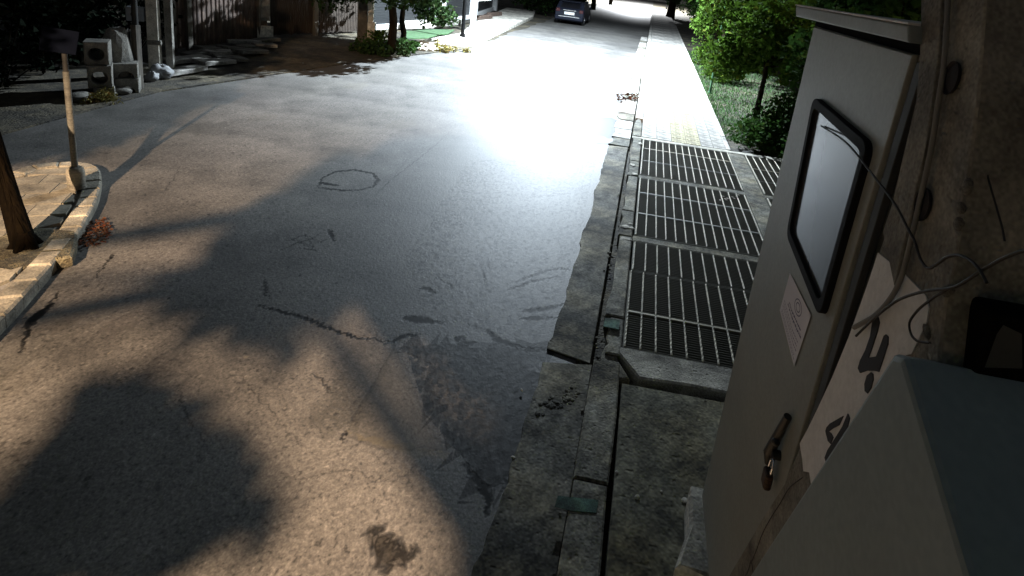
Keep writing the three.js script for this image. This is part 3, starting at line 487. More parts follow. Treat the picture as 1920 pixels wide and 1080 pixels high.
  part('shackle', tube([[-0.028, ly + 0.03, lz - 0.016], [-0.026, ly + 0.075, lz - 0.012], [-0.024, ly + 0.085, lz + 0.006], [-0.026, ly + 0.07, lz + 0.018], [-0.028, ly + 0.03, lz + 0.016]], 0.005, 8), M.chrome, lk);
  // white plinth edge of a second low box near the foot
  const pl = thing('concrete_stub', 'short white concrete stub standing at the near foot of the cabinet', 'concrete stub', 0, 0, 0);
  const s0 = G(1284, 968, 0.1), s1 = G(1262, 1076, 0.1);
  part('body', slab([[s0[0] - 0.005, s0[1]], [s0[0] - 0.012, s0[1] + 0.2], [s1[0] - 0.02, s1[1] + 0.1], [s1[0] + 0.2, s1[1] + 0.12], [s0[0] + 0.16, s0[1]]], 0.09, 0.28, 0.02), M.whiteConc, pl);
}

// ---------------------------------------------------------------- concrete pole with painted mark, boxes and cables
{
  const X = 0.685, P = (px, py, x = X) => OX(px, py, x);
  const t = thing('utility_pole', 'weathered square concrete utility pole with black painted mark on white patch', 'utility pole', 0, 0, 0);
  const left = [[1733, -120], [1731, 47], [1729, 100], [1722, 190], [1697, 295], [1677, 382], [1660, 432], [1625, 540], [1592, 632], [1560, 710], [1532, 770], [1515, 805], [1500, 835], [1470, 905], [1432, 965], [1365, 1080]].map((p) => P(...p));
  const right = [[1715, 1180], [1760, 700], [1775, 570], [1792, 500], [1822, 300], [1838, 170], [1850, 0], [1854, -120]].map((p) => P(...p));
  const foot = [[left[left.length - 1][0] - 0.1, 0.05], [-1.0, 0.05]];
  part('shaft', upright([...left, foot[0], foot[1], [-1.05, 1.6], ...right], X, 1.35, 0.01), M.poleConc, t);
  // shallow vertical groove: a strip standing 6 mm proud on its far side
  const gl = [[1776, -120], [1775, 0], [1768, 120], [1757, 200], [1747, 270], [1722, 380], [1702, 470], [1686, 540]];
  part('raised_rib', upright([...left.slice(0, 7).map(([z, y]) => [z + 0.012, y]), ...gl.slice().reverse().map((p) => P(p[0], p[1]))], X - 0.012, X + 0.002, 0.004), M.poleConc, t);
  // bolt holes
  for (const [px, py, s] of [[1790, 147, 1], [1736, 384, 1.05], [1860, 385, 0.6]]) { if (px > 1850) continue; const [z, y] = P(px, py); part('bolt_hole', new THREE.LatheGeometry([[0, 0.004], [0.024, 0.003], [0.031, -0.002], [0.034, 0.006]].map((p) => new THREE.Vector2(p[0] * s, p[1])), 18).rotateZ(Math.PI / 2).scale(1, 1.15, 0.9).translate(X - 0.004, y, z), M.ink, t); }
  // spalled corner lumps
  for (const [px, py] of [[1800, 390], [1812, 350], [1796, 420], [1776, 545], [1738, 620]]) { const [z, y] = P(px, py); part('spall', new THREE.IcosahedronGeometry(0.016, 1).scale(0.5, rr(1, 1.8), rr(0.8, 1.2)).rotateX(rr(0, 2)).translate(X + 0.002, y, z), M.poleConc, t); }
  // white paint patch, then the black mark on it
  const pp = [[1648, 474], [1668, 490], [1692, 508], [1724, 540], [1738, 556], [1744, 578], [1740, 604], [1726, 634], [1716, 655], [1711, 664], [1690, 668], [1600, 960], [1527, 934], [1522, 905], [1519, 886], [1508, 884], [1506, 862], [1501, 832], [1517, 803], [1534, 768], [1562, 708], [1594, 630], [1627, 538], [1640, 500]];
  const patch = part('white_paint', upright(pp.map((p) => P(...p)), X - 0.003, X + 0.004), M.patch, t);
  const mark = (q) => upright(q.map((p) => P(...p)), X - 0.0055, X - 0.0025);
  const z6 = (a) => a.map(([x, y]) => [1440 + x / 4, 540 + y / 4]), z7 = (a) => a.map(([x, y]) => [1440 + x / 4, 810 + y / 4]);
  part('painted_mark', mark(z6([[820, 208], [842, 222], [850, 262], [838, 318], [806, 420], [768, 526], [826, 516], [852, 450], [884, 362], [900, 350], [916, 368], [914, 424], [884, 520], [846, 632], [806, 624], [756, 622], [704, 640], [688, 604], [704, 548], [744, 470], [780, 366], [800, 236]])), M.ink, patch);
  part('painted_mark', mark(z6([[788, 634], [802, 648], [804, 690], [788, 752], [760, 794], [740, 776], [738, 722], [756, 660]])), M.ink, patch);
  part('painted_mark', mark([...z6([[612, 944], [626, 978], [612, 1040], [592, 1080]]), ...z7([[545, 70], [526, 118], [528, 150], [500, 206], [488, 186], [470, 206], [450, 240], [438, 196], [458, 140], [520, 44], [572, -40], [592, -90]])]), M.ink, patch);
  part('painted_mark', mark([...z6([[578, 962], [548, 1030], [500, 1054], [468, 1078]]), ...z7([[484, 10], [502, 42], [482, 92], [462, 70], [446, 8], [444, -6], [452, -32], [476, -60]])]), M.ink, patch);
  // grey box bolted to the pole close to the camera
  const XB = 0.6, Q = (px, py) => OX(px, py, XB);
  const bx = thing('steel_box', 'smooth grey green steel box with slanting edges in front of the pole', 'steel box', 0, 0, 0);
  const ap = Q(1673, 662), far2 = Q(1400, 1085), n0 = Q(1692, 669), n1 = Q(1816, 1082), n2 = Q(1850, 1210);
  part('body', upright([far2, [far2[0] - 0.06, far2[1] - 0.6], [n2[0] - 0.05, far2[1] - 0.6], n2, n1, n0, ap], XB, XB + 0.36, 0.014), M.grey, bx);
  const lid = part('lid', (() => { const g = new THREE.BufferGeometry(), T = 0.004, a = [XB + 0.02, ap[1] + T - 0.004, ap[0] + 0.03], b = [XB + 0.02, n2[1] + T, n2[0]], w = 0.32; const q = [a, b, [b[0] + w, b[1], b[2]], [a[0] + w, a[1], a[2]]]; const lo = q.map(([x, y, z]) => [x, y - 0.012, z]), f = (i, j, k, l) => [...i, ...j, ...k, ...i, ...k, ...l]; g.setAttribute('position', new THREE.Float32BufferAttribute([...f(q[0], q[1], q[2], q[3]), ...f(lo[0], lo[1], q[1], q[0]), ...f(lo[1], lo[2], q[2], q[1]), ...f(lo[2], lo[3], q[3], q[2]), ...f(lo[3], lo[0], q[0], q[3])], 3)); g.computeVertexNormals(); return metres(g); })(), M.darkGrey, bx, 'dark top of the box');
  // black junction box with a pale tag, on the near face of the pole
  const jx = thing('junction_box', 'black plastic junction box with faint grey tag at the right edge', 'junction box', 0, 0, 0);
  const [jz0, jy0] = OX(1785, 690, 0.72), [jz1, jy1] = OX(1790, 528, 0.72);
  part('housing', rbox(0.34, jy1 - jy0, 0.2, 0.012, 0.9, (jy0 + jy1) / 2, (jz0 + jz1) / 2 - 0.02), M.void, jx);
  const jf = (jz0 + jz1) / 2 + 0.081, OZ = (px, py) => { const d = ray(px, py), k = jf / d.z; return [d.x * k, CAMH + d.y * k]; };
  const tg = [[1880, 608], [1915, 625], [1916, 690], [1845, 688], [1868, 625]].map((p) => OZ(...p));
  part('tag', norm([new THREE.ShapeGeometry(new THREE.Shape(tg.map(([x, y]) => new THREE.Vector2(x, y)))).translate(0, 0, jf + 0.002)]), M.darkGrey, jx, 'faint grey plastic tag');
  // cables
  const C = (pts, x) => pts.map(([px, py, dx = 0]) => { const [z, y] = OX(px, py, x + dx); return [x + dx, y, z]; });
  single('black_cable', [tube(C([[1540, 236, 0.03], [1587, 268, 0.01], [1632, 322], [1680, 386], [1703, 430], [1714, 450], [1727, 488], [1740, 503], [1760, 493], [1776, 482], [1800, 479], [1822, 490], [1838, 508], [1850, 530]], 0.655), 0.0032, 6, 120)], M.cable, 'thin black cable slanting across the cabinet window to the pole', 'cable');
  single('black_cable', [tube(C([[1605, 630], [1640, 596], [1680, 565], [1705, 554], [1740, 545], [1790, 538], [1840, 508], [1880, 485], [1920, 470], [1960, 466]], 0.66), 0.0032, 6, 100)], M.cable, 'thin black cable curving from the painted mark to the right edge', 'cable');
  single('black_cable', [tube(C([[1780, 540], [1745, 562], [1718, 585], [1705, 607], [1708, 626], [1718, 638], [1744, 643]], 0.664), 0.0028, 6, 80)], M.cable, 'short black cable looped over the white paint patch', 'cable');
  single('thin_cable', [tube(C([[1838, 270], [1852, 330], [1866, 380], [1880, 430], [1884, 452]], 0.72), 0.0022, 5, 60)], M.cable, 'thin wire hanging down the dark near side of the pole', 'cable');
  single('grey_cable', [tube(C([[1779, -60], [1777, 10], [1770, 120], [1758, 200], [1748, 268], [1724, 380], [1704, 468], [1690, 520], [1677, 548], [1660, 572], [1640, 592], [1620, 604], [1601, 614]], 0.672), 0.0062, 8, 140)], M.greyCable, 'thick grey cable running down the groove of the concrete pole', 'cable');
  const ck = (q) => tube(C(q, X - 0.001), 0.0016, 5, 40);
  single('hanging_wire', [ck([[1505, 895], [1480, 915], [1462, 945], [1446, 970], [1430, 1000], [1415, 1040], [1408, 1056]]), ck([[1408, 1050], [1404, 1066], [1396, 1084]]), ck([[1408, 1050], [1411, 1066], [1413, 1084]])], M.cable, 'fine dark wire splitting in two low on the pole', 'wire');
}

// ---------------------------------------------------------------- sign post on the island
{
  const [x, z] = G(144, 352, 0.12), t = thing('sign_post', 'slim two tone sign post standing in a concrete collar on the island', 'sign post', x, 0.12, z);
  const hTop = HY(x, z, 96) - 0.12, hMid = HY(x, z, 134) - 0.12;
  const lx = 0.0, tilt = (h) => [lx * h / hTop, h, 0];
  part('collar', [new THREE.LatheGeometry([[0.0, 0.26], [0.045, 0.26], [0.075, 0.235], [0.085, 0.19], [0.08, 0.05], [0.09, 0]].map((p) => new THREE.Vector2(...p)), 18)].map((g) => metres(norm([g]))), M.isleKerb, t);
  part('lower_post', metres(norm([limb([0, 0, 0], tilt(hMid), 0.031, 0.031, 14)])), M.postLight, t, 'cream painted lower part of the post');
  part('upper_post', metres(norm([limb(tilt(hMid), tilt(hTop + 0.2), 0.025, 0.025, 14)])), M.postDark, t);
  const sg = part('sign_plate', rbox(0.3, 0.26, 0.02, 0.008).rotateZ(-0.18).rotateY(0.75).translate(lx + 0.01, hTop + 0.12, 0.05), M.signBack, t, 'small blue grey sign plate');
  for (const k of [0.06, 0.16]) part('bracket', rbox(0.05, 0.03, 0.05, 0.005, lx, hTop + k, 0.0), M.postDark, sg);
}
// ---------------------------------------------------------------- tree on the island (its crown hangs left of the picture)
{
  const H = 0.12, [x, z] = G(48, 462, H), t = thing('tree', 'leaning bare dark tree trunk growing from the island paving', 'tree', x, H, z);
  const pt = (px, py, dz) => { const d = ray(px, py), k = (z + dz) / d.z; return [d.x * k - x, CAMH + d.y * k - H, dz]; };
  const a = [0, -0.05, 0], b = pt(24, 390, -0.05), c = pt(2, 320, -0.1), d = pt(-22, 240, -0.1), e = [d[0] - 0.9, d[1] + 2.3, d[2] + 0.6];
  const gs = [limb(a, b, 0.095, 0.078, 12), limb(b, c, 0.078, 0.074, 12), limb(c, d, 0.074, 0.07, 12), limb(d, e, 0.07, 0.065, 10), new THREE.SphereGeometry(0.078, 10, 8).translate(...b), new THREE.SphereGeometry(0.074, 10, 8).translate(...c), new THREE.SphereGeometry(0.07, 10, 8).translate(...d)];
  for (let i = 0; i < 5; i++) { const w = i / 5 * 6.283; gs.push(limb([0, 0.12, 0], [Math.cos(w) * 0.12, -0.03, Math.sin(w) * 0.12], 0.06, 0.025, 7)); }
  const spots = [];
  for (let i = 0; i < 18; i++) { const w = rr(0, 6.283), l = rr(0.3, 1.7), q = [e[0] - 0.9 + Math.cos(w) * l, e[1] + rr(0.2, 2.0), e[2] + 0.8 + Math.sin(w) * l]; gs.push(limb(e, q, 0.05, 0.015, 6)); for (let k = 0; k < 3; k++) spots.push([q[0] + rr(-0.3, 0.3), q[1] + rr(-0.3, 0.3), q[2] + rr(-0.3, 0.3), 0.55, 200]); }
  part('trunk', gs.map((g) => metres(norm([g]))), new THREE.MeshPhysicalMaterial({ color: lin(0.012, 0.0098, 0.008), map: barkC, bumpMap: barkB, bumpScale: 0.03, roughness: 1, specularIntensity: 0.08 }), t);
  part('crown', leaves(spots, 0.13), LEAF.mid, t);
  // fallen red-brown leaves against the kerb
  const P = []; for (let i = 0; i < 420; i++) { const u = rr(-1, 1), w = rr(-1, 1) * 0.9; if (u * u + w * w > 1.1 || rnd() < (u * u + w * w) * 0.6) continue; const [lx, lz] = G(174 + u * 38, 440 + w * 25 - u * 8); P.push([lx, 0.02 + rr(0, 0.012), lz, 0.012, 1, rr(0.4, 1.5)]); }
  const m = single('leaf_litter', leaves(P, 0.036, { flat: 0.13, asp: 0.5 }), LEAF.brown, 'scattered red brown fallen leaves on the road beside the island kerb', 'fallen leaves'); m.userData.kind = 'stuff';
  const P2 = []; for (let i = 0; i < 120; i++) { const [lx, lz] = G(rr(1158, 1194), rr(180, 192)); P2.push([lx, 0.03 + rr(0, 0.06), lz, 0.02, 1, rr(0.2, 1.1)]); }
  const m2 = single('leaf_litter', leaves(P2, 0.075, { flat: 0.4, asp: 0.5 }), LEAF.brown, 'small heap of dead leaves in the gutter beside the pavement', 'fallen leaves'); m2.userData.kind = 'stuff';
}

// ---------------------------------------------------------------- left side: verge, blocks, posts, fences
{
  const vg = [[-8.4, -2], [-8.75, -6.2], [-9.1, -9.5], [-7.75, -15.6], [-6.55, -19.5], [-8.2, -20.8], [-10.6, -22], [-30, -22], [-30, -2]];
  struct('verge', [slab(vg, -0.04, 0.03)], M.dirt);
  // hollow concrete blocks
  const bg = (() => { const s = new THREE.Shape([[-0.17, -0.2], [0.17, -0.2], [0.17, 0.2], [-0.17, 0.2]].map((p) => new THREE.Vector2(...p))); const h = new THREE.Path(); h.absarc(-0.01, -0.02, 0.115, 0, 6.284, true); s.holes.push(h); return metres(norm([new THREE.ExtrudeGeometry(s, { depth: 0.36, bevelEnabled: true, bevelSize: 0.012, bevelOffset: -0.012, bevelThickness: 0.012, bevelSegments: 1 }).translate(0, 0.2, -0.18)])); })();
  const half = (() => { const s = new THREE.Shape(); s.moveTo(-0.18, 0); s.lineTo(-0.12, 0); s.absarc(0, 0, 0.12, Math.PI, 0, true); s.lineTo(0.18, 0); s.lineTo(0.18, 0.27); s.lineTo(-0.18, 0.27); return metres(norm([new THREE.ExtrudeGeometry(s, { depth: 0.36, bevelEnabled: true, bevelSize: 0.012, bevelOffset: -0.012, bevelThickness: 0.012, bevelSegments: 1 }).translate(0, 0, -0.18)])); })();
  const at = (px, py) => G(px, py, 0.03);
  const a = at(192, 178), b = at(241, 170);
  const BL = [[a[0], 0.2, a[1], bg, 0.75, 'grey hollow concrete block at the middle of the left stack'], [a[0] - 0.02, 0.62, a[1], bg, 0.7, 'grey hollow concrete block on top of the left stack'], [a[0] + 0.05, 0.03, a[1], null, 0.8, 'solid concrete base block under the left stack'],
    [b[0], 0.03, b[1], half, 0.7, 'lower arched concrete block of the right stack'], [b[0] - 0.02, 0.31, b[1], half, 0.75, 'upper arched concrete block of the right stack']];
  for (const [x, y, z, g, r, l] of BL) { const m = single('concrete_block', g ? g : metres(norm([rbox(0.3, 0.17, 0.34, 0.015, 0, 0.085, 0)])), M.oldConc, l, 'concrete block', 'concrete blocks stacked by the verge'); m.position.set(x, y, z); m.rotation.y = r; }
  const mid = at(214, 172); { const m = single('concrete_lump', metres(norm([new THREE.IcosahedronGeometry(0.3, 2).scale(0.85, 2.1, 0.8)])), M.oldConc, 'rough upright concrete lump standing between the two block stacks', 'concrete lump'); m.position.set(mid[0] - 0.1, 0.6, mid[1] - 0.2); const p = m.geometry.attributes.position; for (let i = 0; i < p.count; i++) { const k = 0.82 + 0.36 * vn(p.getX(i) * 9 + 20, p.getY(i) * 7 + p.getZ(i) * 8 + 20); p.setXYZ(i, p.getX(i) * k, p.getY(i) * k, p.getZ(i) * k); } m.geometry.computeVertexNormals(); }
  for (const [px, py, s, l] of [[150, 188, 0.16, 'small dark rubble stone near the left stack of blocks'], [228, 176, 0.13, 'small rubble stone between the block stacks'], [207, 179, 0.09, 'pale pebble on the road edge before the block stacks'], [205, 82, 0.2, 'grey stone lying on top behind the block stacks']]) { if (py < 100) continue; const [x, z] = at(px, py); const m = single('stone', metres(norm([new THREE.IcosahedronGeometry(s, 1).scale(1.3, 0.6, 1)])), M.oldConc, l, 'stone'); m.position.set(x, 0.03 + s * 0.4, z); m.rotation.y = rr(0, 3); }
  // posts and column
  const p1 = at(261, 165), po = thing('steel_post', 'slim dark post with pale lower half beside the concrete blocks', 'post', p1[0], 0, p1[1]); part('upper_post', cyl(0.05, 0.045, 3, 0, 1.25, 0), M.postDark, po); part('lower_post', rbox(0.11, 1.25, 0.11, 0.01, 0, 0.625, 0), M.steelPost, po);
  const p2 = at(293, 142), co = thing('concrete_column', 'pale concrete gate column carrying a grey meter box', 'column', p2[0], 0, p2[1], 0.5); part('column', metres(norm([rbox(0.2, 3.4, 0.2, 0.015, 0, 1.7, 0)])), M.whiteConc, co); part('cap', metres(norm([rbox(0.25, 0.1, 0.25, 0.02, 0.02, 0.75, 0)])), M.oldConc, co); part('side_column', metres(norm([rbox(0.13, 3.2, 0.15, 0.012, 0.24, 1.6, -0.1)])), M.oldConc, co);
  const h0 = HY(p2[0] - 0.4, p2[1], 36), h1 = HY(p2[0] - 0.4, p2[1], 10); const mb = part('meter_box', rbox(0.3, h1 - h0, 0.16, 0.015, -0.28, (h0 + h1) / 2, 0.03), M.meter, co); part('dial', cyl(0.06, 0.06, 0.02, 0, 0, 0, 16).rotateX(Math.PI / 2).translate(-0.28, (h0 + h1) / 2, 0.115), M.postDark, mb);
  for (const [px, py, r, mt, l] of [[285, 152, 0.14, M.bag, 'small white rubbish bag left of the pale column'], [302, 146, 0.2, M.bag, 'larger white rubbish bag at the foot of the pale column'], [311, 136, 0.13, M.blue, 'blue rubbish bag at the foot of the pale column']]) { const [x, z] = at(px, py), g = new THREE.SphereGeometry(r, 18, 12), p = g.attributes.position; for (let i = 0; i < p.count; i++) { const k = 0.55 + 0.75 * vn(p.getX(i) * 17 + 30, p.getY(i) * 15 + p.getZ(i) * 17 + 30); p.setXYZ(i, p.getX(i) * k, p.getY(i) * k * 0.9, p.getZ(i) * k); } g.computeVertexNormals(); const m = single('rubbish_bag', norm([g]), mt, l, 'rubbish bag', 'rubbish bags by the column'); m.position.set(x, r * 0.75, z); }
  { const [x, z] = at(326, 134); const m = single('pale_stick', norm([cyl(0.018, 0.015, 0.8).rotateZ(1.4).rotateY(0.4)]), M.bag, 'pale stick lying on the dirt beside the blue bag', 'stick'); m.position.set(x - 0.2, 0.08, z); }
  // first fence: brown corrugated sheets between posts
  const f0 = at(322, 97), f1 = at(484, 78), f2 = at(508, 70), f3 = at(676, 62);
  const run = (A, B) => ({ L: Math.hypot(B[0] - A[0], B[1] - A[1]), ry: Math.atan2(-(B[1] - A[1]), B[0] - A[0]) });
  { const { L, ry } = run(f0, f1), t = thing('sheet_fence', 'brown metal sheet fence behind the broken kerb slabs', 'fence', f0[0], 0, f0[1], ry), n = 4;
    for (let i = 0; i < n; i++) { const w = L / n - 0.01, g = new THREE.PlaneGeometry(w, 2.5, 60, 1), p = g.attributes.position; for (let k = 0; k < p.count; k++) p.setZ(k, 0.014 * Math.sign(Math.sin((p.getX(k)) * 42)) * Math.min(1, Math.abs(Math.sin(p.getX(k) * 42)) * 2)); g.computeVertexNormals(); part('sheet', metres(norm([g.translate(L / n * (i + 0.5), 1.35, 0)])), M.brown, t); }
    for (const k of [0.01, 0.16, 0.99]) part('post', rbox(k === 0.16 ? 0.14 : 0.08, 2.7, 0.1, 0.01, L * k, 1.35, 0.06), M.steelPost, t); for (const k of [0.35, 2.3]) part('rail', rbox(L, 0.06, 0.04, 0.006, L / 2, k, -0.05), M.steelPost, t); }
  { const x = (f1[0] + f2[0]) / 2 + 0.1, z = (f1[1] + f2[1]) / 2 + 0.2, t = thing('gate_pillar', 'pale grey pillar between the two brown fences', 'pillar', x, 0, z, 0.9); const h = HY(x, z, 38); part('pillar', metres(norm([rbox(0.3, 3 - h, 0.3, 0.015, 0, (3 + h) / 2, 0)])), M.oldConc, t); part('core', metres(norm([rbox(0.2, h, 0.2, 0.01, 0, h / 2, -0.06)])), M.brown, t);
    const nb = thing('white_board', 'pale square board leaning at the foot of the grey pillar', 'board', x + 0.25, 0, z + 0.25, 0.6); part('board', rbox(0.42, 0.46, 0.03, 0.006).rotateX(-0.15).translate(0, 0.3, 0), M.whiteConc, nb); part('foot', rbox(0.5, 0.06, 0.12, 0.01, -0.05, 0.03, 0), M.whiteConc, nb); }
  { const { L, ry } = run(f2, f3), t = thing('slat_fence', 'brown upright slat fence with a paler post near its middle', 'fence', f2[0], 0, f2[1], ry), n = 52, g = metres(norm([rbox(L / n - 0.018, 2.6, 0.02, 0.004, 0, 1.4, 0)]));
    for (let i = 0; i < n; i++) inst('slat', g, i % 3 === 1 ? M.slat2 : M.slat, t, L * (i + 0.5) / n, rr(-0.02, 0.02), rr(-0.004, 0.004)); part('backing', box(L, 2.5, 0.01, L / 2, 1.4, -0.03), M.rust, t);
    part('post', rbox(0.16, 2.8, 0.1, 0.01, L * 0.44, 1.4, 0.07), M.steelPost, t); part('rail', rbox(L, 0.07, 0.05, 0.008, L / 2, 0.3, -0.06), M.steelPost, t); }
  // grey and white columns before the trees
  { const [x, z] = at(688, 80), t = thing('gate_column', 'grey gate column with narrow pale pilaster beside the twin trees', 'column', x, 0, z, 0.3); part('column', metres(norm([rbox(0.32, 3, 0.32, 0.015, -0.16, 1.5, -0.1)])), M.steelPost, t); part('pilaster', metres(norm([rbox(0.16, 3, 0.16, 0.012, 0.12, 1.5, 0.1)])), M.whiteConc, t); part('base', metres(norm([rbox(0.24, 0.75, 0.24, 0.015, 0.16, 0.375, 0.12)])), M.whiteConc, t); }
  // broken slabs lying along the fence foot
  const sl = [[352, 118, 0.9, 0.45], [375, 106, 0.7, 0.4], [392, 99, 0.6, 0.4], [418, 105, 0.9, 0.42], [440, 97, 0.8, 0.4], [466, 93, 0.6, 0.35], [405, 122, 0.8, 0.5], [432, 116, 0.7, 0.4], [470, 104, 0.9, 0.35], [345, 140, 0.9, 0.4], [496, 92, 0.6, 0.3], [500, 82, 0.7, 0.4], [455, 84, 0.9, 0.4]];
  sl.forEach(([px, py, w, d], i) => { const [x, z] = at(px, py), m = single('broken_slab', metres(slab([[-w / 2, -d / 2], [w / 2 * rr(0.7, 1), -d / 2 * rr(0.7, 1)], [w / 2, d / 2 * rr(0.6, 1)], [0, d / 2 * rr(0.8, 1.1)], [-w / 2 * rr(0.8, 1), d / 2]], 0, 0.1, 0.012)), i % 3 ? M.oldConc : M.paveB, 'broken concrete slab lying along the foot of the brown fences', 'slab', 'broken slabs along the fences'); m.position.set(x, 0.05 + rr(0, 0.06), z); m.rotation.set(rr(-0.12, 0.12), rr(0.9, 1.5), rr(-0.12, 0.12)); });
  // dry grass tuft and dark hedge in the far left corner
  bush('dry_grass_tuft', 'yellowish dry grass tuft at the foot of the left block stack', 'grass', ...at(172, 188), { h: 0.16, w: 0.35, clumps: 8, cr: 0.12, n: 60, leaf: 0.09, asp: 0.12, mat: LEAF.dry });
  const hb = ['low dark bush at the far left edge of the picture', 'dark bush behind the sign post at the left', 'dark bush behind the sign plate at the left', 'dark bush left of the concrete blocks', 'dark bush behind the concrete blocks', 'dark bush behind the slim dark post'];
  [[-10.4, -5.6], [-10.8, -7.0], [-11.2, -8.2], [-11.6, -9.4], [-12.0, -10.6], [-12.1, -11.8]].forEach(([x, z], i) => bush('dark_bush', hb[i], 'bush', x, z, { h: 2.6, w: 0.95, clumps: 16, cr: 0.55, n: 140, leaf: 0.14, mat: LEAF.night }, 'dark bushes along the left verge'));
  const rw = thing('garden_wall', 'dark plastered garden wall behind the bushes at the far left', 'wall', 0, 0, 0); part('wall', metres(norm([slab([[-12.1, -4], [-13.3, -12.3], [-13.5, -12.3], [-12.4, -4]], 0, 3.4, 0.02)])), M.darkGrey, rw); part('coping', metres(norm([slab([[-12.02, -4], [-13.22, -12.3], [-13.58, -12.3], [-12.46, -4]], 3.402, 3.48, 0.015)])), M.beam, rw);
}

// ---------------------------------------------------------------- left side farther off: twin trees, shop front, steps, lamp
{
  const at = (px, py, h = 0.03) => G(px, py, h);
  const o = { h: 5.2, r: 1.9, tr: 0.13, fork: 0.5, limbs: 11, clumps: 6, n: 170, leaf: 0.15, mat: LEAF.dark, droop: 2.1, cy: 2.7 };
  tree('nearer of two dark trees in the weeds beside the gate column', ...at(735, 100), { ...o, lean: [-0.1, 0] }, 'twin trees');
  tree('thinner dark tree just right of the nearer one beside the green mats', ...at(752, 88), { ...o, tr: 0.09, h: 4.8, lean: [0.15, 0.1] }, 'twin trees');
  bush('weeds', 'dark green weeds around the feet of the twin trees', 'weeds', ...at(715, 98), { h: 0.3, w: 0.9, clumps: 16, cr: 0.25, n: 90, leaf: 0.11, mat: LEAF.dark });
  bush('weeds', 'pale green weeds right of the twin trees', 'weeds', ...at(758, 97), { h: 0.3, w: 0.55, clumps: 12, cr: 0.16, n: 60, leaf: 0.1, mat: LEAF.mid });
  bush('weeds', 'small leafy weed at the foot of the gate column', 'weeds', ...at(697, 82), { h: 0.45, w: 0.35, clumps: 8, cr: 0.2, n: 80, leaf: 0.1, mat: LEAF.bright });
  bush('weeds', 'low weeds along the edge of the white platform', 'weeds', ...at(838, 92), { h: 0.12, w: 0.75, clumps: 12, cr: 0.16, n: 60, leaf: 0.08, mat: LEAF.dry });
  const ps = []; for (let i = 0; i < 34; i++) { const [x, z] = at(rr(758, 830), rr(82, 96)); ps.push(metres(norm([new THREE.IcosahedronGeometry(rr(0.06, 0.12), 1).scale(1.2, 0.7, 1).rotateY(rr(0, 3)).translate(x, 0.07, z)]))); }
  const st = single('white_stones', ps, M.whiteConc, 'scatter of pale stones in the weeds before the white platform', 'stones'); st.userData.kind = 'stuff';
  // raised white platform, kerb face towards the street
  const H = 0.15, q = (x, y) => G(x, y, H);
  struct('platform', [slab([q(786, 76), q(840, 84), q(888, 86), q(894, 76), q(1000, 30), q(1004, 18), q(950, 14), q(892, 40), q(862, 62)], -0.05, H, 0.015)], M.whiteConc, 'pale raised pavement along the shops');
  const gm = (pp, l) => single('green_mat', [slab(pp.map((p) => G(p[0], p[1], 0.07)), 0.03, 0.08, 0.008)], M.mat, l, 'mat', 'green mats before the shop');
  gm([[752, 72], [800, 71], [826, 64], [756, 62]], 'front green mat between the twin trees and the platform'); gm([[754, 61], [838, 64], [852, 56], [812, 55], [756, 58]], 'rear green mat against the white step');
  const w0 = G(752, 54, 0.03), w1 = G(822, 52, 0.03);
  struct('step', [slab([w0, w1, [w1[0] - 0.1, w1[1] - 1.2], [w0[0] - 0.5, w0[1] - 0.8]], 0, 0.3, 0.02)], M.whiteConc);
  // shop front: pillars, shutters, sill line
  const t = thing('shop_building', 'low building with grey roller shutters between white pillars', 'building', 0, 0, 0);
  const a = G(700, 48, 0.2), b = G(815, 40, 0.2), c = G(884, 28, 0.2), d = G(925, 14, 0.2);
  const seg = [[a, b], [b, c], [c, d]];
  const wallLine = (A, B, y0, y1, th, m, nm, shift = 0) => { const dx = B[0] - A[0], dz = B[1] - A[1], L = Math.hypot(dx, dz), nx = -dz / L, nz = dx / L, s = nx > 0 ? -1 : 1; return part(nm, slab([[A[0] + nx * s * shift, A[1] + nz * s * shift], [B[0] + nx * s * shift, B[1] + nz * s * shift], [B[0] + nx * s * (shift + th), B[1] + nz * s * (shift + th)], [A[0] + nx * s * (shift + th), A[1] + nz * s * (shift + th)]], y0, y1), m, t); };
  for (const [A, B] of seg) {
    wallLine(A, B, 2.9, 5.2, 0.25, M.white, 'wall'); wallLine(A, B, 0, 0.22, 0.3, M.white, 'sill', -0.06);
    const L = Math.hypot(B[0] - A[0], B[1] - A[1]), sh = part('roller_shutter', box(L, 2.7, 0.02, 0, 1.55, -0.1), M.shutter, t), ang = Math.atan2(-(B[1] - A[1]), B[0] - A[0]); sh.position.set((A[0] + B[0]) / 2, 0, (A[1] + B[1]) / 2); sh.rotation.y = ang;
    const sg = rbox(L - 0.02, 0.105, 0.025, 0.01); for (let k = 0; k < 24; k++) inst('shutter_slat', sg, M.shutter, sh, 0, 0.28 + k * 0.11, -0.085);
  }
  for (const [P, w] of [[b, 0.62], [c, 0.4], [d, 0.3]]) part('pillar', metres(norm([rbox(w, 5.2, w * 0.8, 0.02, P[0] + 0.1, 2.6, P[1])])), M.white, t);
  part('roof', slab([a, b, c, d, [d[0] - 5, d[1]], [a[0] - 5, a[1]]], 5.21, 5.4), M.beam, t);
  // handrail post and rail
  const rp = G(889, 50, H), rl = thing('handrail', 'white tubular handrail beside the black lamp post', 'handrail', rp[0], H, rp[1]); const rh = HY(rp[0], rp[1], 2) - H; part('post', cyl(0.06, 0.06, rh, 0, 0, 0), M.white, rl); part('rail', tube([[0, rh - 0.05, 0], [0.0, rh, -0.1], [0, rh, -2], [0, rh, -2.4]], 0.05, 8), M.white, rl);
  const wp = G(879, 54, H); { const m = thing('white_post', 'white square post between the black lamp post and the handrail', 'post', wp[0], H, wp[1] - 0.4); part('post', rbox(0.14, 3.4, 0.14, 0.01, 0, 1.7, 0), M.white, m); part('cap', rbox(0.18, 0.04, 0.18, 0.01, 0, 3.42, 0), M.white, m); }
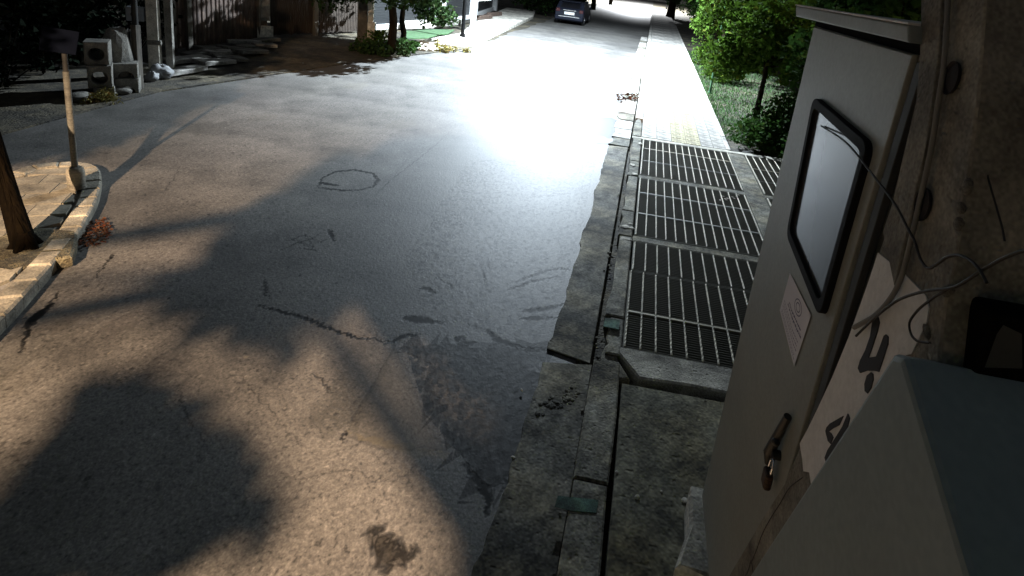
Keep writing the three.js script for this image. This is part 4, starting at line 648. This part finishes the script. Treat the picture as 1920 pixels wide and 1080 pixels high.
  // brick-like debris in front of the far shutters
  for (const [px, py, l] of [[905, 36, 'brown plank lying before the far shutter beside the handrail'], [925, 30, 'second brown plank lying farther along the far shutter'], [845, 47, 'stacked pale boards before the middle shutter']]) { const [x, z] = G(px, py, H); const m = single('plank', metres(norm([rbox(2.0, 0.12, 0.3, 0.02), rbox(1.7, 0.1, 0.25, 0.02, 0.1, 0.11, 0.02)])), py > 40 ? M.oldConc : M.brown, l, 'plank'); m.position.set(x, H + 0.06, z); m.rotation.y = 1.45; }
  // black street-lamp post with an arm out over the road (head above the picture)
  lamp(G(867, 69, H), H, [-3.2, 7.2, -21.2], 'black street lamp post with long arm over the road beside the platform', WHITE, [0.77, 0.90, 1.02], 1.285, 0.3);
}
function lamp(base, y, head, label, power, rgb, ang, pen) {
  const [x, z] = base, t = thing('street_lamp', label, 'street lamp', x, y, z), h = [head[0] - x, head[1] - y, head[2] - z];
  part('post', [cyl(0.075, 0.055, h[1] - 0.35, 0, 0, 0, 14), cyl(0.12, 0.1, 0.12, 0, 0, 0, 14)], M.void, t);
  const k = Math.hypot(h[0], h[2]), dx = h[0] / k, dz = h[2] / k;
  part('arm', tube([[0, h[1] - 0.45, 0], [dx * 0.15, h[1] - 0.1, dz * 0.15], [dx * 0.8, h[1] + 0.06, dz * 0.8], [h[0] - dx * 0.2, h[1] + 0.09, h[2] - dz * 0.2]], 0.04, 8), M.black, t);
  const hd = part('lamp_head', rbox(0.62, 0.09, 0.28, 0.03).rotateY(Math.atan2(-h[2], h[0])).translate(h[0], h[1] + 0.07, h[2]), M.lampGrey, t);
  part('lamp_lens', norm([box(0.46, 0.012, 0.2).rotateY(Math.atan2(-h[2], h[0])).translate(h[0], h[1] + 0.018, h[2])]), std({ color: lin(0.5, 0.5, 0.5), emissive: lin(...rgb), emissiveIntensity: 30, roughness: 0.4 }), hd);
  const l = new THREE.SpotLight(lin(...rgb), power, 0, ang, pen, 2);
  l.position.set(head[0], head[1] - 0.02, head[2]); l.target.position.set(head[0], 0, head[2]); l.castShadow = true; l.shadow.radius = 4; l.shadow.mapSize.set(2048, 2048); l.shadow.bias = -0.0005; scene.add(l, l.target);
}
// warm street lamp farther back along the same road, behind the camera
lamp([0.9, 9.6], 0, [-0.9, 7.4, 8.6], 'street lamp with warm light behind the camera', WARM, [1.0, 0.70, 0.46], 1.45, 0.3);
// next white lamp far down the road
lamp([1.7, -74], 0, [-2.2, 7.2, -72], 'distant white street lamp far down the road', FAR, [0.92, 0.96, 1.0], 1.35, 0.4);

// ---------------------------------------------------------------- street tree behind the camera whose crown shades the carriageway
{
  const L = [-0.9, 7.4, 8.6], h = 4.6, k = 1 - h / L[1], O = (px, py, dh = 0) => { const [gx, gz] = G(px, py), kk = 1 - (h + dh) / L[1]; return [L[0] + (gx - L[0]) * kk, h + dh, L[2] + (gz - L[2]) * kk]; };
  const t = thing('tree', 'broad street tree behind the camera shading the carriageway', 'tree', 1.9, 0, 4.4), gs = [], spots = [], rel = (p) => [p[0] - 1.9, p[1], p[2] - 4.4];
  gs.push(limb([0, 0, 0], [0.0, 3.2, 0], 0.2, 0.16, 10));
  const add = (px, py, r, n, dh = 0) => { const p = rel(O(px, py, dh)); spots.push([...p, r, n]); return p; };
  const inP = (poly, x, y) => { let c = false; for (let i = 0, j = poly.length - 1; i < poly.length; j = i++) { const [xi, yi] = poly[i], [xj, yj] = poly[j]; if (yi > y !== yj > y && x < (xj - xi) * (y - yi) / (yj - yi) + xi) c = !c; } return c; };
  // where the crown's shade lies on the road decides where its leaf clusters hang
  const fill = (poly, step, r, n, j) => { const xs = poly.map((p) => p[0]), ys = poly.map((p) => p[1]); for (let y = Math.min(...ys); y < Math.max(...ys); y += step * 0.7) for (let x = Math.min(...xs); x < Math.max(...xs); x += step) { const px = x + rr(-j, j), py = y + rr(-j, j) * 0.7; if (inP(poly, px, py)) add(px, py, r * rr(0.7, 1.2), n, rr(-0.5, 0.5)); } };
  fill([[420, 510], [440, 475], [490, 415], [570, 365], [650, 325], [760, 285], [1150, 260], [1170, 400], [1120, 560], [1000, 560], [820, 535], [660, 515], [560, 535], [470, 545], [425, 535]], 36, 0.12, 190, 12);
  const C_ = spots.splice(0);
  fill([[160, 815], [215, 785], [262, 815], [262, 870], [320, 945], [270, 985], [330, 1030], [280, 1100], [-60, 1100], [-60, 1010], [60, 985], [110, 930], [90, 880]], 30, 0.055, 90, 14);
  for (const [px, py] of [[520, 640], [528, 665], [395, 900], [430, 965], [380, 1040], [330, 650], [395, 640], [300, 600], [610, 590], [680, 580], [440, 640], [470, 625], [430, 610], [500, 600], [460, 655], [560, 600], [120, 770], [95, 830], [60, 880], [300, 780], [340, 860], [370, 930], [420, 1000], [150, 740], [235, 730], [460, 1050], [30, 960], [400, 585], [430, 600], [470, 610], [515, 605], [555, 590], [600, 575], [535, 680], [385, 560], [360, 520], [350, 840], [400, 850], [440, 880], [400, 960], [450, 940], [480, 1000], [350, 780]]) add(px, py, 0.03, 26, rr(-0.3, 0.3));
  const fine = leaves(spots.splice(0), 0.05, { squash: 0.7, asp: 0.5 }); spots.push(...C_);
  fill([[850, 575], [1150, 570], [1150, 700], [960, 720], [900, 690], [870, 640]], 34, 0.09, 130, 12);
  fill([[740, 565], [860, 560], [900, 640], [850, 625], [790, 595]], 30, 0.06, 90, 8);
  fill([[1010, 640], [1250, 600], [1400, 640], [1330, 860], [1250, 1079], [960, 1079], [980, 1000], [1000, 900], [1000, 760]], 52, 0.11, 160, 20);
  fill([[1150, 240], [1500, 290], [1430, 700], [1150, 660]], 46, 0.13, 170, 16);
  const shadeAt = (x, y, z, hh, r, n) => { const kk = (L[1] - hh) / (L[1] - y); spots.push([...rel([L[0] + (x - L[0]) * kk, hh, L[2] + (z - L[2]) * kk]), r, n]); };
  for (let i = 0; i < 5; i++) for (let j = 0; j < 6; j++) { shadeAt(0.6 + i * 0.12, 2.4, -0.5 - j * 0.16, rr(4.6, 5.2), 0.13, 160); shadeAt(0.7 + i * 0.12, 2.2 + j * 0.26, -1.0, rr(4.9, 5.4), 0.13, 160); shadeAt(0.7, 0.2 + i * 0.7, -1.6 - j * 0.25, rr(4.4, 5.1), 0.13, 140); }
  for (let i = 0; i < 60; i++) spots.push([...rel([rr(-0.35, 1.3), rr(4.3, 6.2), rr(1.4, 4.3)]), 0.3, 240]);
  for (const e of [O(480, 460), O(660, 350), O(900, 420), O(1050, 700), O(600, 500)]) { const p = rel(e); gs.push(limb([0, 3.1, 0], [p[0] * 0.5, 3.9, p[2] * 0.5], 0.1, 0.06, 7), limb([p[0] * 0.5, 3.9, p[2] * 0.5], p, 0.06, 0.015, 6)); }
  // bare twigs reaching out past the leaves
  for (const [q0, q1, r] of [[[450, 415], [60, 475], 0.05], [[440, 530], [-140, 650], 0.055], [[440, 510], [20, 548], 0.03], [[230, 880], [-200, 930], 0.02]]) { const A = rel(O(...q0)), B = rel(O(...q1)); gs.push(limb(A, B, r, r * 0.6, 6)); }
  part('trunk', gs.map((g) => metres(norm([g]))), M.bark, t);
  part('crown', mergeGeometries([leaves(spots, 0.085, { squash: 0.6, asp: 0.5 }), fine]), LEAF.mid, t);
  const t3 = thing('tree', 'tall street tree behind the camera around the warm lamp', 'tree', 2.4, 0, 8.8), g3_ = [limb([0, 0, 0], [-0.1, 4.6, 0], 0.2, 0.15, 10)], s3 = [];
  for (let i = 0; i < 110; i++) s3.push([rr(-6.2, 0.8), rr(5.5, 6.3), rr(-1.9, 3.2), 0.42, 170]);
  for (const q of [[-5, 6, 0], [-3, 6, 2.4], [-2.5, 6.1, -1.2], [0.3, 6, 1.5], [-1, 6.2, -1.5]]) g3_.push(limb([-0.1, 4.5, 0], q, 0.1, 0.02, 7));
  part('trunk', g3_.map((g) => metres(norm([g]))), M.bark, t3); part('crown', leaves(s3, 0.12, { squash: 0.5, asp: 0.5 }), LEAF.mid, t3);
  // a second tree on the left side, its crown shading the far verge
  const t2 = thing('tree', 'roadside tree left of the camera shading the far left verge', 'tree', -7.4, 0, 2.6), g2 = [limb([0, 0, 0], [0.1, 2.6, -0.2], 0.16, 0.13, 10)], s2 = [];
  const O2 = (px, py, hh) => { const [gx, gz] = G(px, py), kk = 1 - hh / L[1]; return [L[0] + (gx - L[0]) * kk + 7.4, hh, L[2] + (gz - L[2]) * kk - 2.6]; };
  const pv = [[-120, 300], [0, 278], [180, 262], [290, 225], [360, 190], [420, 150], [500, 110], [470, 70], [300, 60], [100, 40], [-120, 60]];
  for (let y = 40; y < 300; y += 13) for (let x = -120; x < 520; x += 40) { const px = x + rr(-14, 14), py = y + rr(-7, 7); if (inP(pv, px, py)) s2.push([...O2(px, py, rr(3.4, 4.4)), rr(0.2, 0.32), 90]); }
  for (const [px, py] of [[0, 260], [200, 230], [400, 130], [100, 120]]) { const p = O2(px, py, 3.9); g2.push(limb([0.1, 2.5, -0.2], [p[0] * 0.5, 3.2, p[2] * 0.5], 0.08, 0.05, 7), limb([p[0] * 0.5, 3.2, p[2] * 0.5], p, 0.05, 0.012, 6)); }
  part('trunk', g2.map((g) => metres(norm([g]))), M.bark, t2); part('crown', leaves(s2, 0.1, { squash: 0.6, asp: 0.5 }), LEAF.mid, t2);
}

// ---------------------------------------------------------------- right side: verge, trees, green pole, wall
{
  struct('verge', [slab([[1.985, -11.2], [40, -11.2], [40, -80], [1.985, -80]], -0.3, -0.03), slab([[3.97, -3], [40, -3], [40, -11.19], [3.97, -11.19]], -0.3, -0.05)], M.dirt);
  // mown grass on the bank
  const P = [], C = [], N = []; for (let i = 0; i < 26000; i++) { const x = 1.99 + rr(0, 1) ** 1.2 * 3.6, z = -12.4 - rr(0, 17), a = rr(0, 6.283), h = rr(0.03, 0.1), w = 0.011, t = rr(0.6, 1.3), lx = rr(-0.05, 0.05), lz = rr(-0.05, 0.05); P.push(x - Math.cos(a) * w, -0.03, z - Math.sin(a) * w, x + Math.cos(a) * w, -0.03, z + Math.sin(a) * w, x + lx, -0.03 + h, z + lz); for (let k = 0; k < 3; k++) { C.push(t, t, t * 0.8); N.push(0, 1, 0); } }
  const gg = new THREE.BufferGeometry(); gg.setAttribute('position', new THREE.Float32BufferAttribute(P, 3)); gg.setAttribute('normal', new THREE.Float32BufferAttribute(N, 3)); gg.setAttribute('color', new THREE.Float32BufferAttribute(C, 3));
  const gm = single('grass', gg, LEAF.grass, 'lit green grass on the bank right of the pavement', 'grass'); gm.userData.kind = 'stuff'; delete gm.userData.category;
  const gp = G(1331, 174), tp = thing('green_pole', 'thin green metal pole standing in the grass beside the pavement', 'pole', gp[0], 0, gp[1]); part('pole', cyl(0.035, 0.03, 3.8, 0, 0, 0), M.greenPole, tp); part('base_flange', cyl(0.07, 0.06, 0.05, 0, -0.02, 0), M.greenPole, tp);
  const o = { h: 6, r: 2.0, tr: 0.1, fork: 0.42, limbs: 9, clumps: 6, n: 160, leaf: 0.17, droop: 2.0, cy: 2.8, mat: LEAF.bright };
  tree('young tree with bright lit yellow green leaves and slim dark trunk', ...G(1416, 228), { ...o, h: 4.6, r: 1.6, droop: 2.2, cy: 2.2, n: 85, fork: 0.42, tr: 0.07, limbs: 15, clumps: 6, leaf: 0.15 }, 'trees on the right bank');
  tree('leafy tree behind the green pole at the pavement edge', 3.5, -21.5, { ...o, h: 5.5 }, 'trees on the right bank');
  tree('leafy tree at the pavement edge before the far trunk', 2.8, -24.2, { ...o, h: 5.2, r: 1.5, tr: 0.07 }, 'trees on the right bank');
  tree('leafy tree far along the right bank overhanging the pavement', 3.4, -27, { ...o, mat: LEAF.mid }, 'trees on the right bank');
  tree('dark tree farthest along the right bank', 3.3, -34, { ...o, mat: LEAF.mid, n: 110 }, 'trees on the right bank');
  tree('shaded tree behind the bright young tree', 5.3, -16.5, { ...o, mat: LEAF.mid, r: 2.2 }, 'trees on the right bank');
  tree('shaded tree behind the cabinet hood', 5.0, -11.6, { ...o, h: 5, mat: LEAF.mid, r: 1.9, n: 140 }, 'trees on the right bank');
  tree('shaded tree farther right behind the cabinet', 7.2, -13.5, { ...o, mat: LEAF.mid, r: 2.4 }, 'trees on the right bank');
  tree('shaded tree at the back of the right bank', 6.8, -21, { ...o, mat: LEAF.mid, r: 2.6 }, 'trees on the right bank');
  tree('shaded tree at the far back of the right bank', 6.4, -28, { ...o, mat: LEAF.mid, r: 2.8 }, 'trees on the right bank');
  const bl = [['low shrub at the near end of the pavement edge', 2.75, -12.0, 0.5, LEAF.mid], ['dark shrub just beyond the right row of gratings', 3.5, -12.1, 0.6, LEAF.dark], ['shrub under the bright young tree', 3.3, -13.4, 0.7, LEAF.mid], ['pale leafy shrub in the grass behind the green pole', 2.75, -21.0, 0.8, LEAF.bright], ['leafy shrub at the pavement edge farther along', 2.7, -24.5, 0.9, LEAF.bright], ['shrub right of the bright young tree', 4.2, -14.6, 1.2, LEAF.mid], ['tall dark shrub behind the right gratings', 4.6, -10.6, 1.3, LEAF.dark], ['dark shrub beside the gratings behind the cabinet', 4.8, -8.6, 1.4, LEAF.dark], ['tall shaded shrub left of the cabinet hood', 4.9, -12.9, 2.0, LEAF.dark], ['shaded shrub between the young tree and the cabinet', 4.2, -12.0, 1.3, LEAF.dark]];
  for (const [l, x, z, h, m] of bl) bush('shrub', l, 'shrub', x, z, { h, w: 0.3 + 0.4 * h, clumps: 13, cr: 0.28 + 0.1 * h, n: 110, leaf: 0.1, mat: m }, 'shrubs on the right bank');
  const wl = thing('house_wall', 'pinkish plastered house wall glimpsed above the cabinet hood', 'wall', 0, 0, 0); part('wall', metres(norm([box(7, 6, 0.25, 11, 3, -17)])), M.plaster, wl); part('plinth', metres(norm([box(7, 0.5, 0.1, 11, 0.25, -16.82)])), M.beam, wl);
  tree('dark leafy tree in front of the pinkish wall', 7.0, -9.4, { ...o, h: 5.6, r: 1.6, mat: LEAF.dark, n: 70, cy: 3.4, droop: 0.8 });
}

// ---------------------------------------------------------------- parked car and the far end of the road
{
  const t = thing('parked_car', 'dark blue hatchback parked at the left kerb seen from behind', 'car', -5.0, 0, -34.6);
  const W = 1.78, prof = [[0, 0.42], [0.02, 0.3], [0.15, 0.22], [0.62, 0.2], [3.6, 0.2], [4.05, 0.25], [4.12, 0.5], [4.0, 0.74], [3.2, 0.92], [2.5, 1.36], [1.4, 1.42], [0.62, 1.36], [0.2, 1.0], [0.05, 0.88], [0.02, 0.62]];
  const s = new THREE.Shape(prof.map((p) => new THREE.Vector2(...p)));
  const g = new THREE.ExtrudeGeometry(s, { depth: W - 0.16, bevelEnabled: true, bevelSize: 0.06, bevelOffset: -0.05, bevelThickness: 0.08, bevelSegments: 3 }).rotateY(Math.PI / 2).translate(-W / 2 + 0.08, 0, 0);
  { const p = g.attributes.position; for (let i = 0; i < p.count; i++) { const y = p.getY(i); if (y > 0.9) p.setX(i, p.getX(i) * (1 - 0.22 * (y - 0.9))); } g.computeVertexNormals(); }
  const body = part('body', norm([g]), M.carPaint, t);
  const quad = (a, b, c, d) => { const q = new THREE.BufferGeometry(); q.setAttribute('position', new THREE.Float32BufferAttribute([...a, ...b, ...c, ...a, ...c, ...d], 3)); q.computeVertexNormals(); return norm([q]); };
  part('rear_window', quad([-0.62, 1.0, -0.185], [0.62, 1.0, -0.185], [0.55, 1.31, -0.53], [-0.55, 1.31, -0.53]), M.carGlass, t);
  for (const k of [-1, 1]) part('side_window', k > 0 ? [quad([0.865, 0.94, -0.55], [0.865, 0.94, -1.5], [0.795, 1.3, -1.5], [0.795, 1.3, -0.8]), quad([0.865, 0.94, -1.56], [0.865, 0.94, -2.9], [0.795, 1.3, -2.35], [0.795, 1.3, -1.56])] : [quad([-0.865, 0.94, -1.5], [-0.865, 0.94, -0.55], [-0.795, 1.3, -0.8], [-0.795, 1.3, -1.5])], M.carGlass, t);
  part('bumper', rbox(W - 0.04, 0.26, 0.18, 0.06, 0, 0.42, 0.0), M.carPaint, t); part('bumper_strip', rbox(1.3, 0.05, 0.03, 0.01, 0, 0.5, 0.085), M.chrome, t);
  part('spoiler', rbox(1.2, 0.05, 0.22, 0.02, 0, 1.39, -0.55), M.carPaint, t);
  const c = document.createElement('canvas'); c.width = 128; c.height = 32; const x = c.getContext('2d'); x.fillStyle = '#eee'; x.fillRect(0, 0, 128, 32); const tx = new THREE.CanvasTexture(c); tx.colorSpace = THREE.SRGBColorSpace;
  part('number_plate', norm([new THREE.PlaneGeometry(0.62, 0.16).translate(0, 0.70, 0.005)]), M.plate, t); part('plate_recess', rbox(0.74, 0.26, 0.02, 0.01, 0, 0.72, -0.012), M.carGlass, t); part('trunk_trim', rbox(0.8, 0.04, 0.03, 0.01, 0, 0.88, -0.04), M.chrome, t);
  for (const k of [-1, 1]) { part('tail_light', rbox(0.26, 0.2, 0.1, 0.03, k * 0.72, 0.86, -0.06), M.tail, t); part('mirror', rbox(0.16, 0.12, 0.08, 0.03, k * 0.96, 0.98, -2.75), M.carPaint, t);
    for (const z of [-0.72, -3.3]) { const w = part('wheel', [new THREE.TorusGeometry(0.24, 0.085, 10, 24).rotateY(Math.PI / 2).scale(1.25, 1, 1).translate(k * 0.8, 0.32, z), cyl(0.24, 0.24, 0.16, 0, -0.08, 0, 20).rotateZ(Math.PI / 2).translate(k * 0.8, 0.32, z)], M.tyre, t); part('rim', cyl(0.17, 0.17, 0.02, 0, -0.01, 0, 12).rotateZ(Math.PI / 2).translate(k * 0.895, 0.32, z), M.rim, w); } }
  // dark trees and hedge on the left beyond the shops
  const o = { h: 6.5, r: 2.6, tr: 0.16, fork: 0.4, limbs: 9, clumps: 6, n: 130, leaf: 0.24, droop: 2.4, cy: 3, mat: LEAF.dark };
  tree('dark tree beyond the shops left of the parked car', -9.6, -43, o, 'dark trees far along the road'); tree('dark tree behind the parked car', -8.6, -50, o, 'dark trees far along the road'); tree('dark tree far beyond the parked car', -8.8, -60, o, 'dark trees far along the road');
  tree('dark tree with thick trunk at the far end of the right pavement', 1.75, -56, { ...o, tr: 0.4, r: 2.2 }, 'dark trees far along the road');
  const bl = [['dark hedge bush at the road edge left of the parked car', -8.2, -40], ['dark hedge bush behind the front of the parked car', -8.0, -45], ['dark hedge bush farther beyond the parked car', -7.6, -52]];
  for (const [l, x2, z] of bl) bush('hedge_bush', l, 'bush', x2, z, { h: 2.2, w: 1.6, clumps: 20, cr: 0.7, n: 120, leaf: 0.2, mat: LEAF.dark }, 'hedge bushes behind the car');
  tree('slim tree at the left road edge beyond the parked car', ...G(1112, 18), { ...o, tr: 0.22, r: 1.6, n: 60, h: 7, cy: 4.5, droop: 0.8 });
  tree('slim tree farther down the left road edge', ...G(1144, 9), { ...o, tr: 0.22, r: 1.6, n: 60, h: 7, cy: 4.5, droop: 0.8 });
  const fw2 = thing('end_wall', 'pale wall closing the far end of the road', 'wall', 0, 0, 0); part('wall', metres(norm([box(40, 5, 0.3, -6, 2.5, -99)])), M.whiteConc, fw2); part('coping', metres(norm([box(40, 0.15, 0.45, -6, 5.08, -99)])), M.beam, fw2);
}
renderer.render(scene, camera);
